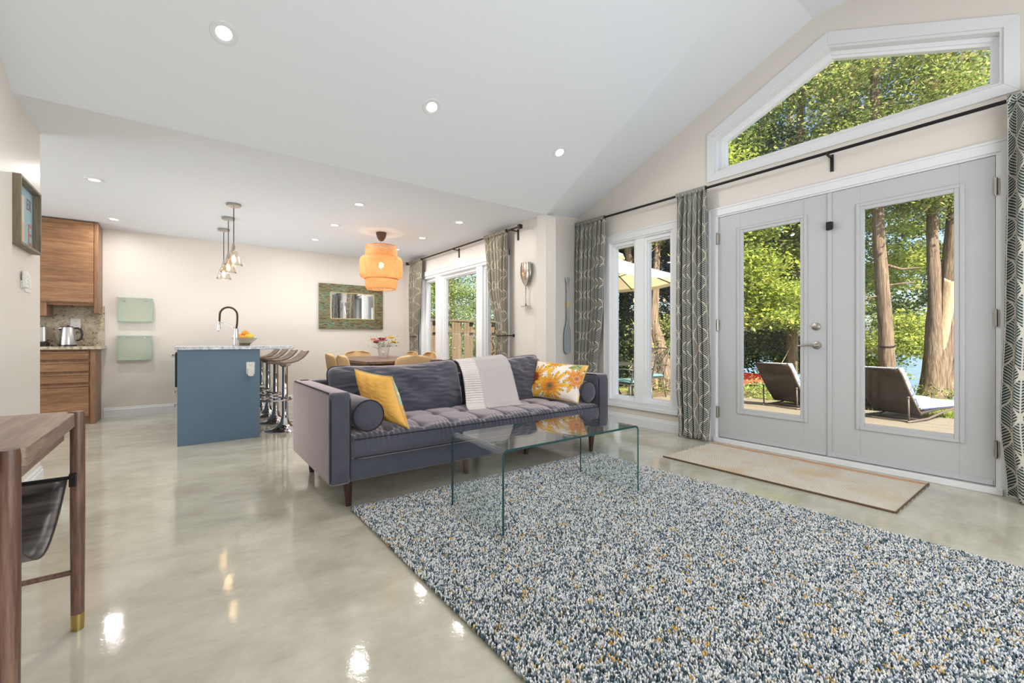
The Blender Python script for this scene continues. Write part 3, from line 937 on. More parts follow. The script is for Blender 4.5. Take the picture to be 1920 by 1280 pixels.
def sunflower_print(a, b, asp):
    x, y = (a + 1) / 2 * asp, (b + 1) / 2
    n = mnoise.noise(Vector((x * 4, y * 4, 2)))
    col = tuple(v * (1 + 0.08 * n) for v in s3(236, 224, 214))
    if mnoise.noise(Vector((x * 2.2, y * 2.2, 9))) > 0.25: col = s3(220, 222, 232)
    def leafshape(cx, cy, L, wd, ang, c1):
        nonlocal col
        dx, dy = x - cx, y - cy
        u = dx * math.cos(ang) + dy * math.sin(ang); v = -dx * math.sin(ang) + dy * math.cos(ang)
        if 0 < u < L and abs(v) < wd * math.sin(PI * u / L):
            col = c1 if abs(v) > wd * 0.12 else s3(90, 105, 60)
            if (u * 22) % 1 < 0.18: col = tuple(q * 0.8 for q in col)
    for q in ((1.05, 0.86, 0.34, 0.09, 0.3), (1.2, 0.98, 0.36, 0.08, -0.5), (0.35, 0.80, 0.30, 0.06, 0.5), (1.28, 0.30, 0.26, 0.05, 2.6), (0.62, 0.93, 0.3, 0.06, 0.1)):
        leafshape(*q, s3(160, 172, 112))
    Y1, Y2 = s3(222, 140, 36), s3(250, 205, 84)
    col = flower(col, x, y, 0.62, 1.02, 0.34, 14, 0.4, Y1, Y2, (s3(200, 120, 50), s3(220, 150, 60)))
    col = flower(col, x, y, 1.38, 0.58, 0.42, 15, 0.9, s3(222, 140, 70), s3(240, 190, 90), (s3(150, 90, 60), s3(230, 170, 120)))
    col = flower(col, x, y, 0.08, 0.46, 0.62, 17, 0.2, Y1, Y2, (s3(110, 44, 22), s3(156, 66, 30)), 0.3)
    col = flower(col, x, y, 0.70, 0.28, 0.60, 18, 0.0, Y1, Y2, (s3(70, 92, 60), s3(190, 120, 70)), 0.2)
    return col
def print_cushion(name, label, c, ax, ay, n, T, front, back, edge_mat, nu=96, nv=72, wr=0.006, seed=1.0):
    m = MB(); info = pillow(m, c, ax, ay, n, T, nu, nv, 2.6, 0.06, wr, seed)
    o = m.build(name, M_print, None, c, smooth=True)
    ca = o.data.color_attributes.new('Col', 'FLOAT_COLOR', 'POINT')
    flat = []
    for (a, b, s) in info:
        col = front(a, b) if s == 1 else back(a, b)
        flat.extend((col[0], col[1], col[2], 1))
    ca.data.foreach_set('color', flat)
    weld(o)
    e = MB(); pts = []
    for i in range(121):
        s = i / 120 * 4
        k, f = int(s) % 4, s - int(s)
        a, b = [(-1 + 2 * f, -1), (1, -1 + 2 * f), (1 - 2 * f, 1), (-1, 1 - 2 * f)][k]
        aa = a * (1 - 0.06 * (1 - b * b)); bb = b * (1 - 0.06 * (1 - a * a))
        pts.append(Vector(c) + Vector(ax) * aa + Vector(ay) * bb)
    e.tube(pts, 0.005, 6, False); e.build('piping', edge_mat, o)
    return tag(o, label, 'cushion', 'printed cushions on the sofa')
def quadframe(bl, br, tl, tr):
    bl, br, tl, tr = map(Vector, (bl, br, tl, tr))
    c = (bl + br + tl + tr) / 4
    ax = (br + tr - bl - tl) / 4; ay = (tl + tr - bl - br) / 4
    return c, ax, ay
M_edgeY = P('cushion_edge_mustard', S(214, 178, 110), 0.8)
c_, ax_, ay_ = quadframe((2.60, 3.20, 0.475), (2.735, 2.665, 0.455), (2.755, 3.22, 0.795), (2.885, 2.685, 0.765))
nn = ax_.cross(ay_).normalized()
if nn.x > 0: nn = -nn
print_cushion('sunflower_cushion', 'cream cushion printed with large sunflowers, leaning at the window end of the sofa', c_, ax_, ay_, nn, 0.13, lambda a, b: sunflower_print(a, b, 1.5), lambda a, b: s3(226, 190, 110), M_edgeY)
c_, ax_, ay_ = quadframe((1.035, 2.99, 0.465), (1.165, 2.625, 0.440), (0.985, 3.13, 0.795), (1.105, 2.765, 0.750))
nn = ax_.cross(ay_).normalized()
if nn.x < 0: nn = -nn
def teal_print(a, b):
    x, y = (a + 1) / 2, (b + 1) / 2
    col = s3(238, 226, 190)
    if mnoise.noise(Vector((x * 3, y * 3, 4))) > -0.05: col = s3(150, 200, 190)
    if mnoise.noise(Vector((x * 6, y * 6, 14))) > 0.3: col = s3(90, 150, 140)
    col = flower(col, x, y, 0.85, 0.2, 0.42, 15, 0.2, s3(222, 130, 60), s3(246, 205, 96), (s3(150, 80, 50), s3(200, 110, 60)))
    col = flower(col, x, y, 0.45, 0.55, 0.4, 15, 0.5, s3(222, 140, 60), s3(246, 205, 96), (s3(150, 80, 50), s3(200, 110, 60)))
    return col
print_cushion('yellow_cushion', 'plain mustard cushion with a teal printed face, at the sofa end nearer the island', c_, ax_, ay_, nn, 0.15, teal_print, lambda a, b: tuple(v * (1 + 0.04 * mnoise.noise(Vector((a * 3, b * 3, 0)))) for v in s3(236, 182, 92)), M_edgeY, 72, 60, 0.008, 5.0)

# knitted throw over the seam of the back cushions
def m_knit():
    m, nt, b = newmat('cream_knit'); t = NT(nt)
    tc = t.n('TexCoord'); sp = t.n('SeparateXYZ'); t.l(tc.outputs['UV'], sp.inputs[0])
    u, v = sp.outputs[0], sp.outputs[1]
    left = t.math('LESS_THAN', u, 0.30)
    r1 = t.math('SINE', t.math('MULTIPLY', v, 2 * PI / 0.030))
    r2 = t.math('MULTIPLY', t.math('SINE', t.math('MULTIPLY', t.math('ADD', u, v), 2 * PI / 0.022)), t.math('SINE', t.math('MULTIPLY', t.math('SUBTRACT', u, v), 2 * PI / 0.014)))
    h = t.math('ADD', t.math('MULTIPLY', r1, left), t.math('MULTIPLY', r2, t.math('SUBTRACT', 1.0, left)))
    c = t.mix(t.math('MULTIPLY_ADD', h, 0.5, 0.5), S(206, 194, 192), S(236, 229, 226))
    t.l(c, b.inputs['Base Color'])
    t.l(t.bump(h, 0.7, 0.006), b.inputs['Normal'])
    setin(b, Roughness=0.9, Sheen_Weight=0.2)
    return m
def throw_pt(u, v):
    # v: 0 behind the cushion top, up over it, down the front and out on the seat
    path = [(0.0, 3.46, 0.70), (0.10, 3.44, 0.79), (0.17, 3.385, 0.822), (0.24, 3.32, 0.80), (0.45, 3.225, 0.70), (0.68, 3.135, 0.575), (0.86, 3.055, 0.475), (0.95, 3.00, 0.452), (1.0, 2.955, 0.450)]
    for (a, y0, z0), (b, y1, z1) in zip(path[:-1], path[1:]):
        if a <= v <= b:
            k = (v - a) / (b - a); y = y0 + (y1 - y0) * k; z = z0 + (z1 - z0) * k; break
    d = max(0, v - 0.2) / 0.8
    xl = 1.915 - 0.115 * d ** 1.5; xr = 2.405 - 0.10 * d ** 1.5
    x = xl + (xr - xl) * u
    y -= 0.055 * u * d ** 3
    w = 0.008 * math.sin(u * 9 + v * 4) * d + 0.006 * math.sin(u * 23 - v * 7) * d
    ribs = 0.0028 * math.sin(v * 2 * PI * 30) if u < 0.3 else 0.0
    return (x, y - w - ribs - 0.022 - 0.058 * math.sin(PI * min(1, max(0, (v - 0.12) / 0.88))) ** 0.55 * (0.35 + 0.65 * min(1, u * 2.5)), z + ribs * 0.4 + 0.006 + (0.034 * u if 0.05 < v < 0.4 else 0.034 * u * max(0, 1 - abs(v - 0.22) * 3)))
m = MB(); m.grid(throw_pt, 60, 240, False, (1.0, 0.95))
o = m.build('throw_blanket', m_knit(), None, (2.1, 3.2, 0.45), smooth=True)
s = o.modifiers.new('thickness', 'SOLIDIFY'); s.thickness = 0.010; s.offset = 1
tag(o, 'pale knitted throw draped over the middle of the sofa back', 'blanket')

# ---------------------------------------------------------------- glass coffee table
ct = thing('coffee_table', 'clear bent glass coffee table standing on the shag rug', 'table', (1.78, 2.0, 0.034))
TX0, TX1, TY0, TY1, TZ = 1.26, 2.335, 1.742, 2.245, 0.455
def wf(off):
    r = 0.035
    pts = [(TX0 + off, 0.034)]
    for i in range(9):
        a = PI - PI / 2 * i / 8
        pts.append((TX0 + r + (r - off) * math.cos(a), TZ - r + (r - off) * math.sin(a)))
    for i in range(9):
        a = PI / 2 - PI / 2 * i / 8
        pts.append((TX1 - r + (r - off) * math.cos(a), TZ - r + (r - off) * math.sin(a)))
    pts.append((TX1 - off, 0.034))
    return pts
o_, i_ = wf(0.0), wf(0.012)
g = MB(); n = len(o_)
for k in range(n - 1):
    (xa, za), (xb, zb) = o_[k], o_[k + 1]
    g.add([(xa, TY0, za), (xb, TY0, zb), (xb, TY1, zb), (xa, TY1, za)], [(0, 1, 2, 3)])
    (xa, za), (xb, zb) = i_[k], i_[k + 1]
    g.add([(xa, TY0, za), (xb, TY0, zb), (xb, TY1, zb), (xa, TY1, za)], [(3, 2, 1, 0)])
g.build('glass_sheet', M_tglass, ct, smooth=True, auto=50)
e = MB()
for y in (TY0, TY1):
    for k in range(n - 1):
        a, b, c2, d2 = o_[k], o_[k + 1], i_[k + 1], i_[k]
        e.prism([(a[0], y - 0.0005, a[1]), (b[0], y - 0.0005, b[1]), (c2[0], y - 0.0005, c2[1]), (d2[0], y - 0.0005, d2[1])], (0, 0.001, 0))
e.build('glass_edge', M_tedge, ct)

# ---------------------------------------------------------------- shag rug
RX0, RX1, RY0, RY1 = 0.80, 2.885, -0.20, 2.61
rug = thing('shag_rug', 'thick blue and white flecked shag rug under the glass table', 'rug', (1.84, 1.2, 0))
m = MB(); m.box(RX0 + 0.01, RX1 - 0.01, RY0 + 0.01, RY1 - 0.01, 0.001, 0.012); m.build('backing', P('rug_backing', S(70, 84, 96), 0.9), rug)
rng = np.random.default_rng(5)
sp = 0.0062
gx, gy = np.meshgrid(np.arange(RX0, RX1, sp), np.arange(RY0, RY1, sp))
px_ = gx.ravel() + rng.uniform(-0.45, 0.45, gx.size) * sp
py_ = gy.ravel() + rng.uniform(-0.45, 0.45, gx.size) * sp
N = px_.size
ln = rng.uniform(0.017, 0.024, N)
lean_a = rng.uniform(0, 2 * np.pi, N); lean_m = rng.uniform(0.001, 0.0065, N)
dxl = np.cos(lean_a) * lean_m; dyl = np.sin(lean_a) * lean_m
edge_ = np.minimum(np.minimum(px_ - RX0, RX1 - px_), np.minimum(py_ - RY0, RY1 - py_))
ed = edge_ < 0.02
ln[ed] *= 0.8
rad = rng.uniform(0.0026, 0.0042, N)
ang = np.array([0, 2 / 3, 4 / 3]) * np.pi
rot0 = rng.uniform(0, 2 * np.pi, N)
V = np.zeros((N, 7, 3))
for ring_i, (hz, rr_, lf) in enumerate(((0.15, 0.95, 0.0), (0.82, 1.1, 0.8))):
    for k in range(3):
        V[:, ring_i * 3 + k, 0] = px_ + dxl * lf + np.cos(ang[k] + rot0) * rad * rr_
        V[:, ring_i * 3 + k, 1] = py_ + dyl * lf + np.sin(ang[k] + rot0) * rad * rr_
        V[:, ring_i * 3 + k, 2] = 0.006 + ln * hz
V[:, 6, 0] = px_ + dxl * 1.05; V[:, 6, 1] = py_ + dyl * 1.05; V[:, 6, 2] = 0.006 + ln * 1.05
fq = [(k, (k + 1) % 3, 3 + (k + 1) % 3, 3 + k) for k in range(3)]
ft = [(3 + k, 3 + (k + 1) % 3, 6) for k in range(3)]
one = np.array([i for f in fq for i in f] + [i for f in ft for i in f])
faces = (one[None, :] + (np.arange(N) * 7)[:, None]).ravel()
sizes = np.tile(np.array([4] * 3 + [3] * 3), N)
pal = np.array([S(222, 222, 222), S(205, 210, 218), S(236, 232, 224), S(76, 98, 110), S(46, 64, 74), S(128, 146, 156), S(210, 168, 84), S(214, 194, 160)])
# colour follows the yarn's own blotches
nz = np.array([mnoise.noise(Vector((a * 85, b * 85, 0.5))) for a, b in zip(px_, py_)])
pw = rng.uniform(0, 1, N) + nz * 0.5
idx = np.where(pw > 0.44, rng.integers(0, 3, N), rng.integers(3, 6, N))
ms = rng.uniform(0, 1, N)
nz2 = np.array([mnoise.noise(Vector((a * 36, b * 36, 7.5))) for a, b in zip(px_, py_)])
idx = np.where((nz2 > 0.45) & (ms < 0.33), 6, idx); idx = np.where(ms > 0.975, 7, idx)
cols = np.repeat(pal[idx][:, None, :], 7, axis=1)
cols[:, :, :3] *= rng.uniform(0.85, 1.08, (N, 1, 1))
stuff(raw_mesh('pile', V.reshape(-1, 3), faces, sizes, M_tuft, cols.reshape(-1, 4), rug, smooth=True))

# ---------------------------------------------------------------- jute runner
def m_jute():
    m, nt, b = newmat('jute_weave'); t = NT(nt)
    v = t.coord('Object')
    n1 = t.noise(v, 2.2, 3); n2 = t.noise(v, 90, 3)
    sp = t.n('SeparateXYZ'); t.l(v, sp.inputs[0])
    c = t.ramp(n1, [(0.35, S(202, 190, 168)), (0.5, S(206, 202, 192)), (0.68, S(200, 180, 150))])
    c = t.mix(t.ramp(sp.outputs[0], [(0.5, g4(0)), (0.9, g4(0.75))]), c, S(186, 122, 70)) if False else c
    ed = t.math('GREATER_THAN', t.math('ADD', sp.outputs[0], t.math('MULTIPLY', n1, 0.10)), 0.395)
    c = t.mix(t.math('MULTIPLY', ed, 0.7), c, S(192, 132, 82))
    w1 = t.math('SINE', t.math('MULTIPLY', sp.outputs[1], 2 * PI / 0.020))
    w2 = t.math('SINE', t.math('MULTIPLY', sp.outputs[0], 2 * PI / 0.0332))
    c = t.mix(t.math('MULTIPLY_ADD', t.math('MULTIPLY', w1, w2), 0.16, 0.18), c, S(128, 108, 84))
    t.l(c, b.inputs['Base Color'])
    t.l(t.bump(t.math('MULTIPLY', w1, w2), 0.5, 0.003), b.inputs['Normal'])
    setin(b, Roughness=0.95, Specular_IOR_Level=0.1)
    return m
m = MB()
MX0, MX1, MY0, MY1 = 3.278, 4.112, 0.672, 2.195
m.grid(lambda u, v: (MX0 + (MX1 - MX0) * u + 0.004 * math.sin(v * 40), MY0 + (MY1 - MY0) * v + 0.006 * math.sin(u * 55), 0.008 + 0.0022 * math.sin(u * 2 * PI * 50)), 200, 40)
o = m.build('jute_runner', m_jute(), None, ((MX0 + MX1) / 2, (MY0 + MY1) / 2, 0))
s = o.modifiers.new('thickness', 'SOLIDIFY'); s.thickness = 0.007; s.offset = -1
tag(o, 'straw-coloured woven jute runner lying before the french doors', 'mat')
e = MB(); e.tube([(MX0, MY0, 0.007), (MX0, MY1, 0.007)], 0.006, 6); e.tube([(MX0, MY0, 0.007), (MX1, MY0, 0.007)], 0.006, 6)
e.build('binding', P('jute_binding', S(96, 74, 56), 0.9), o)

# ---------------------------------------------------------------- kitchen island
IX0, IX1, IY0, IY1 = -0.02, 0.655, 5.15, 7.35
isl = thing('kitchen_island', 'blue painted kitchen island with end panel facing the sofa', 'kitchen island', (0.32, 6.2, 0))
m = MB(); m.box(IX0, IX1, IY0, IY0 + 0.025, 0.0, 0.900); m.build('end_panel', M_blue, isl, bevel=0.002)
m = MB(); m.box(IX0 + 0.02, IX1 - 0.012, IY0 + 0.024, IY1, 0.0, 0.898); m.build('body', M_blue, isl)
m = MB(); m.box(IX0 - 0.018, IX0 + 0.02, IY0 + 0.06, IY0 + 0.66, 0.55, 0.87); m.build('dishwasher_front', M_blackpl, isl, bevel=0.004)
m = MB(); m.tube([(IX0 - 0.018, IY0 + 0.10, 0.84), (IX0 - 0.045, IY0 + 0.10, 0.84), (IX0 - 0.045, IY0 + 0.62, 0.84), (IX0 - 0.018, IY0 + 0.62, 0.84)], 0.007, 8)
m.build('handle', M_steel, isl)
for z in (0.48, 0.345):
    m = MB(); m.tube([(IX0 + 0.02, IY0 + 0.12, z), (IX0 - 0.025, IY0 + 0.12, z), (IX0 - 0.025, IY0 + 0.42, z), (IX0 + 0.02, IY0 + 0.42, z)], 0.007, 8)
    m.build('handle', M_steel, isl)
top = MB(); top.box(-0.04, 0.968, IY0 - 0.02, IY1 + 0.02, 0.901, 0.932)
tag(top.build('granite_worktop', M_granite, None, (0.45, 6.2, 0.9), bevel=0.004), 'speckled grey granite worktop on the blue island', 'worktop')
pl = thing('wall_outlet', 'white outlet with plug-in night light on the blue island panel', 'outlet', (0.571, IY0, 0.70))
m = MB(); m.box(0.534, 0.608, IY0 - 0.006, IY0, 0.652, 0.772); m.build('cover_plate', M_whitepl, pl, bevel=0.002)
m = MB()
for dx in (-0.008, 0.008): m.box(0.571 + dx - 0.0015, 0.571 + dx + 0.0015, IY0 - 0.0068, IY0 - 0.005, 0.741, 0.750)
m.cyl((0.571, IY0 - 0.0068, 0.734), (0.571, IY0 - 0.005, 0.734), 0.0025, n=8); m.build('socket', M_dark, pl)
m = MB(); m.prism([(0.545, IY0 - 0.006, 0.712), (0.597, IY0 - 0.006, 0.712), (0.597, IY0 - 0.006, 0.640), (0.585, IY0 - 0.006, 0.630), (0.557, IY0 - 0.006, 0.630), (0.545, IY0 - 0.006, 0.640)], (0, -0.03, 0))
m.build('plug_in_light', M_whitepl, pl, bevel=0.004)

# tap
tap = thing('kitchen_tap', 'chrome kitchen tap with dark coiled spout on the island worktop', 'tap', (0.487, 5.6, 0.932))
m = MB(); m.lathe([(0, 0.932), (0.032, 0.932), (0.030, 0.94), (0.027, 0.95), (0.024, 1.05), (0.019, 1.12), (0.0, 1.12)], (0.487, 5.6, 0), 20); m.build('body', M_chrome, tap, smooth=True, auto=40)
arc = [(0.487, 5.6, 1.11), (0.496, 5.6, 1.18), (0.498, 5.6, 1.25)]
for i in range(1, 13):
    a = PI * i / 12.5
    arc.append((0.418 + 0.080 * math.cos(a), 5.6, 1.262 + 0.085 * math.sin(a)))
arc += [(0.336, 5.6, 1.21), (0.333, 5.6, 1.185)]
m = MB(); m.tube(arc, 0.0095, 10)
for i in range(len(arc) - 1):
    for k in range(3):
        p = Vector(arc[i]).lerp(Vector(arc[i + 1]), k / 3); q = Vector(arc[i]).lerp(Vector(arc[i + 1]), k / 3 + 0.12)
        m.tube([p, q], 0.0108, 8)
m.build('coiled_spout', P('tap_hose_brown', S(82, 54, 44), 0.35, 0.5), tap, smooth=True, auto=40)
m = MB(); m.lathe([(0, 1.085), (0.014, 1.085), (0.016, 1.10), (0.013, 1.17), (0.010, 1.195), (0, 1.195)], (0.331, 5.6, 0), 14); m.build('spray_head', M_chrome, tap, smooth=True, auto=40)
m = MB(); m.tube([(0.478, 5.6, 1.105), (0.455, 5.6, 1.14), (0.42, 5.6, 1.165), (0.38, 5.6, 1.178), (0.335, 5.6, 1.178)], [0.008, 0.007, 0.006, 0.006, 0.006], 8); m.build('support_arm', M_chrome, tap, smooth=True)

# fruit bowl and fruit
BC = (0.585, 5.78)
bw = thing('fruit_bowl', 'shallow green glazed bowl of citrus on the island', 'bowl', (*BC, 0.932))
m = MB(); m.lathe([(0, 0.934), (0.05, 0.933), (0.052, 0.945), (0.075, 0.965), (0.108, 0.992), (0.130, 1.018), (0.125, 1.021), (0.102, 0.996), (0.068, 0.972), (0.0, 0.962)], (*BC, 0), 28)
m.build('bowl_shell', P('olive_glaze', S(140, 134, 108), 0.25), bw, smooth=True, auto=50)
M_or = P('orange_peel', S(236, 158, 52), 0.45); M_le = P('lemon_peel', S(232, 190, 62), 0.45)
fr = [(-0.055, -0.01, 1.018, 0.040, 0, 'orange fruit at the tap side of the green bowl'), (0.028, -0.045, 1.012, 0.042, 1, 'yellow citrus at the front of the green bowl'), (0.056, 0.030, 1.022, 0.038, 1, 'yellow citrus at the stool side of the green bowl'),
      (-0.010, 0.050, 1.022, 0.040, 0, 'orange fruit at the back of the green bowl'), (0.006, 0.004, 1.056, 0.040, 0, 'orange fruit on top of the pile in the green bowl'), (-0.028, -0.058, 1.006, 0.034, 0, 'small orange fruit low at the front of the green bowl')]
for dx, dy, z, r, k, l in fr:
    m = MB(); z += 0.012; m.ball((BC[0] + dx, BC[1] + dy, z), r, 18, 12, (1, 1, 0.94))
    o = tag(m.build('orange' if k == 0 else 'lemon', M_or if k == 0 else M_le, None, (BC[0] + dx, BC[1] + dy, z), smooth=True), l, 'fruit', 'citrus in the island bowl')
    m = MB(); m.cyl((BC[0] + dx, BC[1] + dy, z + r * 0.92), (BC[0] + dx, BC[1] + dy, z + r * 0.97), 0.004, n=6); m.build('stem', P('fruit_stem', S(90, 100, 50), 0.8) if dx == -0.055 else bpy.data.materials['fruit_stem'], o)

# bar stools
def m_stoolseat():
    return m_wood('stool_bentwood', S(84, 64, 50), S(122, 96, 78), S(152, 126, 106), 'Y', 1.0, 0.35)
M_stool = m_stoolseat()
st = thing('bar_stool', 'x', 'stool', (0, 0, 0), 'bar stools along the island')
def stool_seat(u, v, off):
    s = [(-0.20, 0.005), (-0.19, 0.0), (-0.13, -0.012), (-0.05, -0.018), (0.04, -0.012), (0.10, 0.006), (0.16, 0.045), (0.205, 0.098), (0.215, 0.115)]
    k = v * (len(s) - 1); i = min(int(k), len(s) - 2); f = k - i
    f2 = f
    x = s[i][0] + (s[i+1][0] - s[i][0]) * f2; z = s[i][1] + (s[i+1][1] - s[i][1]) * f2
    w = 0.185 * (1 - 0.10 * abs(2 * v - 1) ** 2)
    a = 2 * u - 1
    return (x, a * w, 0.745 + z + 0.012 * a * a + off)
m = MB(); m.grid(lambda u, v: stool_seat(u, v, 0), 16, 40)
o = m.build('seat', M_stool, st, smooth=True, local=True)
s_ = o.modifiers.new('thickness', 'SOLIDIFY'); s_.thickness = 0.016; s_.offset = -1
s_ = o.modifiers.new('bevel', 'BEVEL'); s_.width = 0.004; s_.segments = 2
m = MB(); m.lathe([(0, 0.0), (0.198, 0.0), (0.200, 0.006), (0.19, 0.014), (0.12, 0.030), (0.075, 0.05), (0.05, 0.085), (0.036, 0.14), (0.032, 0.16), (0, 0.16)], (0, 0, 0), 36)
m.build('base', M_chrome, st, smooth=True, local=True, auto=35)
m = MB(); m.lathe([(0.031, 0.15), (0.031, 0.46), (0.029, 0.465), (0.029, 0.69), (0.034, 0.70), (0.07, 0.725), (0.07, 0.728), (0.0, 0.728)], (0, 0, 0), 24)
m.build('column', M_chrome, st, smooth=True, local=True, auto=35)
m = MB(); ft = [(-0.09 + 0.155 * math.cos(2 * PI * i / 32), 0.155 * math.sin(2 * PI * i / 32), 0.345) for i in range(33)]
m.tube(ft, 0.011, 8, False); m.lathe([(0.033, 0.325), (0.042, 0.325), (0.042, 0.365), (0.033, 0.365)], (0, 0, 0), 20)
m.build('footrest', M_chrome, st, smooth=True, local=True, auto=40)
m = MB(); m.tube([(0.0, 0.03, 0.705), (0.02, 0.12, 0.70), (0.03, 0.19, 0.695)], 0.005, 6); m.build('lift_lever', M_chrome, st, local=True)
ord_ = ['bar stool nearest the sofa, first in the row at the island', 'second bar stool from the sofa in the row at the island', 'third bar stool from the sofa in the row at the island', 'bar stool farthest from the sofa, last in the row at the island']
for i, y in enumerate((5.40, 5.98, 6.56, 7.14)):
    if i == 0:
        st.location = (0.93, y, 0); st['label'] = ord_[0]
    else: dup(st, (0.93, y, 0), 0.0, ord_[i])

# glass pendants over the island
pn = thing('glass_pendant', 'x', 'pendant lamp', (0, 0, 0), 'glass pendants over the island')
m = MB(); m.lathe([(0, 0.0), (0.065, 0.0), (0.067, -0.004), (0.067, -0.020), (0.063, -0.025), (0.008, -0.027), (0.006, -0.04), (0, -0.04)], (0, 0, 0), 24); m.build('ceiling_cap', M_nickel, pn, smooth=True, local=True, auto=35)
m = MB(); m.tube([(0, 0, -0.03), (0, 0, -0.41)], 0.0042, 8); m.build('cord', M_black, pn, local=True)
m = MB(); m.lathe([(0, -0.40), (0.006, -0.402), (0.012, -0.425), (0.020, -0.44), (0.022, -0.47), (0.026, -0.475), (0.026, -0.495), (0.018, -0.50), (0.018, -0.53), (0, -0.53)], (0, 0, 0), 18); m.build('lamp_holder', M_nickel, pn, smooth=True, local=True, auto=35)
m = MB(); m.lathe([(0.026, -0.487), (0.034, -0.492), (0.048, -0.525), (0.060, -0.57), (0.072, -0.615), (0.083, -0.645), (0.0815, -0.646), (0.070, -0.615), (0.058, -0.57), (0.046, -0.525), (0.033, -0.495), (0.026, -0.490)], (0, 0, 0), 32); m.build('glass_shade', M_lampglass, pn, smooth=True, local=True)
m = MB(); m.lathe([(0.001, -0.53), (0.012, -0.535), (0.016, -0.56), (0.026, -0.585), (0.028, -0.60), (0.020, -0.62), (0.001, -0.63)], (0, 0, 0), 18); m.build('bulb', M_lampglass, pn, smooth=True, local=True)
m = MB(); m.tube([(-0.010, 0, -0.545), (-0.008, 0.004, -0.60), (-0.003, -0.006, -0.552), (0.002, 0.006, -0.604), (0.007, -0.004, -0.552), (0.010, 0, -0.60)], 0.0028, 6); m.build('filament', M_filament, pn, local=True)
pl_ = ['clear glass pendant nearest the sofa, first of three over the island', 'middle of the three clear glass pendants over the island', 'clear glass pendant nearest the far wall, last of three over the island']
for i, y in enumerate((5.43, 6.07, 6.73)):
    if i == 0: pn.location = (0.45, y, ZC); pn['label'] = pl_[0]
    else: dup(pn, (0.45, y, ZC), 0, pl_[i])
    ld = bpy.data.lights.new('pendant_light', 'POINT'); ld.energy = 0.9; ld.color = (1, 0.75, 0.45); ld.shadow_soft_size = 0.03
    lo = bpy.data.objects.new('pendant_light', ld); COL.objects.link(lo); lo.location = (0.45, y, ZC - 0.59)

# ---------------------------------------------------------------- kitchen run on the far wall
kb = thing('base_cabinet', 'walnut base cabinet with four drawers under the granite counter', 'cabinet', (-1.5, 7.35, 0))
m = MB(); m.box(-2.4, -0.845, 7.17, 7.615, 0.09, 0.884); m.box(-2.4, -0.845, 7.22, 7.6, 0.0, 0.09); m.build('carcass', M_walnutZ, kb)
m = MB(); m.box(-0.845, -0.80, 7.145, 7.615, 0.0, 0.884); m.build('side_panel', M_walnutZ, kb, bevel=0.002)
for z0, z1 in ((0.768, 0.862), (0.630, 0.742), (0.496, 0.604), (0.095, 0.470)):
    m = MB(); m.box(-1.75, -0.858, 7.148, 7.17, z0, z1 - 0.022); m.box(-1.75, -0.858, 7.140, 7.17, z1 - 0.020, z1); m.build('drawer', M_walnut, kb, bevel=0.002)
for z0, z1 in ((0.095, 0.470), (0.496, 0.862)):
    m = MB(); m.box(-2.38, -1.757, 7.148, 7.17, z0, z1); m.build('drawer', M_walnut, kb, bevel=0.002)
m = MB(); m.box(-2.4, -0.748, 7.10, 7.618, 0.885, 0.920)
tag(m.build('granite_counter', M_splash, None, (-1.5, 7.35, 0.9), bevel=0.004), 'granite counter slab on the walnut drawers under the kettle', 'worktop')
m = MB(); m.box(-2.4, -0.765, 7.600, 7.619, 0.921, 1.425)
struct(m.build('trim_7', M_splash, None, (-1.5, 7.61, 1.17)), 'speckled granite backsplash')
ku = thing('wall_cabinet', 'walnut wall cabinet above the speckled backsplash', 'cabinet', (-1.4, 7.45, 1.43))
m = MB(); m.box(-2.0, -0.825, 7.262, 7.615, 1.43, 2.412); m.build('carcass', M_walnut, ku)
m = MB(); m.box(-0.823, -0.787, 7.24, 7.618, 1.318, 2.415); m.build('side_panel', M_walnutZ, ku, bevel=0.002)
m = MB(); m.box(-1.70, -0.828, 7.24, 7.26, 1.445, 2.40); m.build('door', M_walnut, ku, bevel=0.002)
m = MB(); m.box(-1.70, -0.828, 7.285, 7.30, 1.405, 1.44); m.build('light_rail', M_walnut, ku, bevel=0.002)
m = MB(); m.box(-1.80, -1.225, 7.27, 7.618, 1.275, 1.43); m.build('lower_panel', M_walnutZ, ku, bevel=0.002)
kt = thing('electric_kettle', 'brushed steel kettle with black handle on the kitchen counter', 'kettle', (-1.06, 7.34, 0.920))
KX, KY = -1.06, 7.34
m = MB(); m.lathe([(0, 0.938), (0.074, 0.938), (0.075, 0.945), (0.066, 1.04), (0.056, 1.13), (0.053, 1.145), (0.0, 1.145)], (KX, KY, 0), 28); m.prism([(KX - 0.050, KY - 0.018, 1.135), (KX - 0.085, KY, 1.128), (KX - 0.050, KY + 0.018, 1.135), (KX - 0.056, KY, 1.085)], (0, 0, 0.004)); m.build('body', M_steel, kt, smooth=True, auto=35)
m = MB(); m.lathe([(0, 1.143), (0.050, 1.143), (0.046, 1.155), (0.012, 1.158), (0.012, 1.17), (0, 1.172)], (KX, KY, 0), 24); m.build('lid', M_blackpl, kt, smooth=True, auto=35)
m = MB(); m.lathe([(0, 0.920), (0.078, 0.920), (0.078, 0.937), (0, 0.937)], (KX, KY, 0), 28); m.build('base', M_blackpl, kt, smooth=True, auto=35)
m = MB(); m.tube([(KX + 0.050, KY, 1.135), (KX + 0.085, KY, 1.137), (KX + 0.112, KY, 1.115), (KX + 0.120, KY, 1.06), (KX + 0.112, KY, 1.005), (KX + 0.085, KY, 0.990), (KX + 0.065, KY, 0.992)], [0.010, 0.011, 0.012, 0.012, 0.011, 0.010, 0.009], 10); m.build('handle', M_blackpl, kt, smooth=True)
ou = thing('wall_outlet', 'white outlet on the speckled backsplash behind the kettle', 'outlet', (-1.03, 7.6, 1.20))
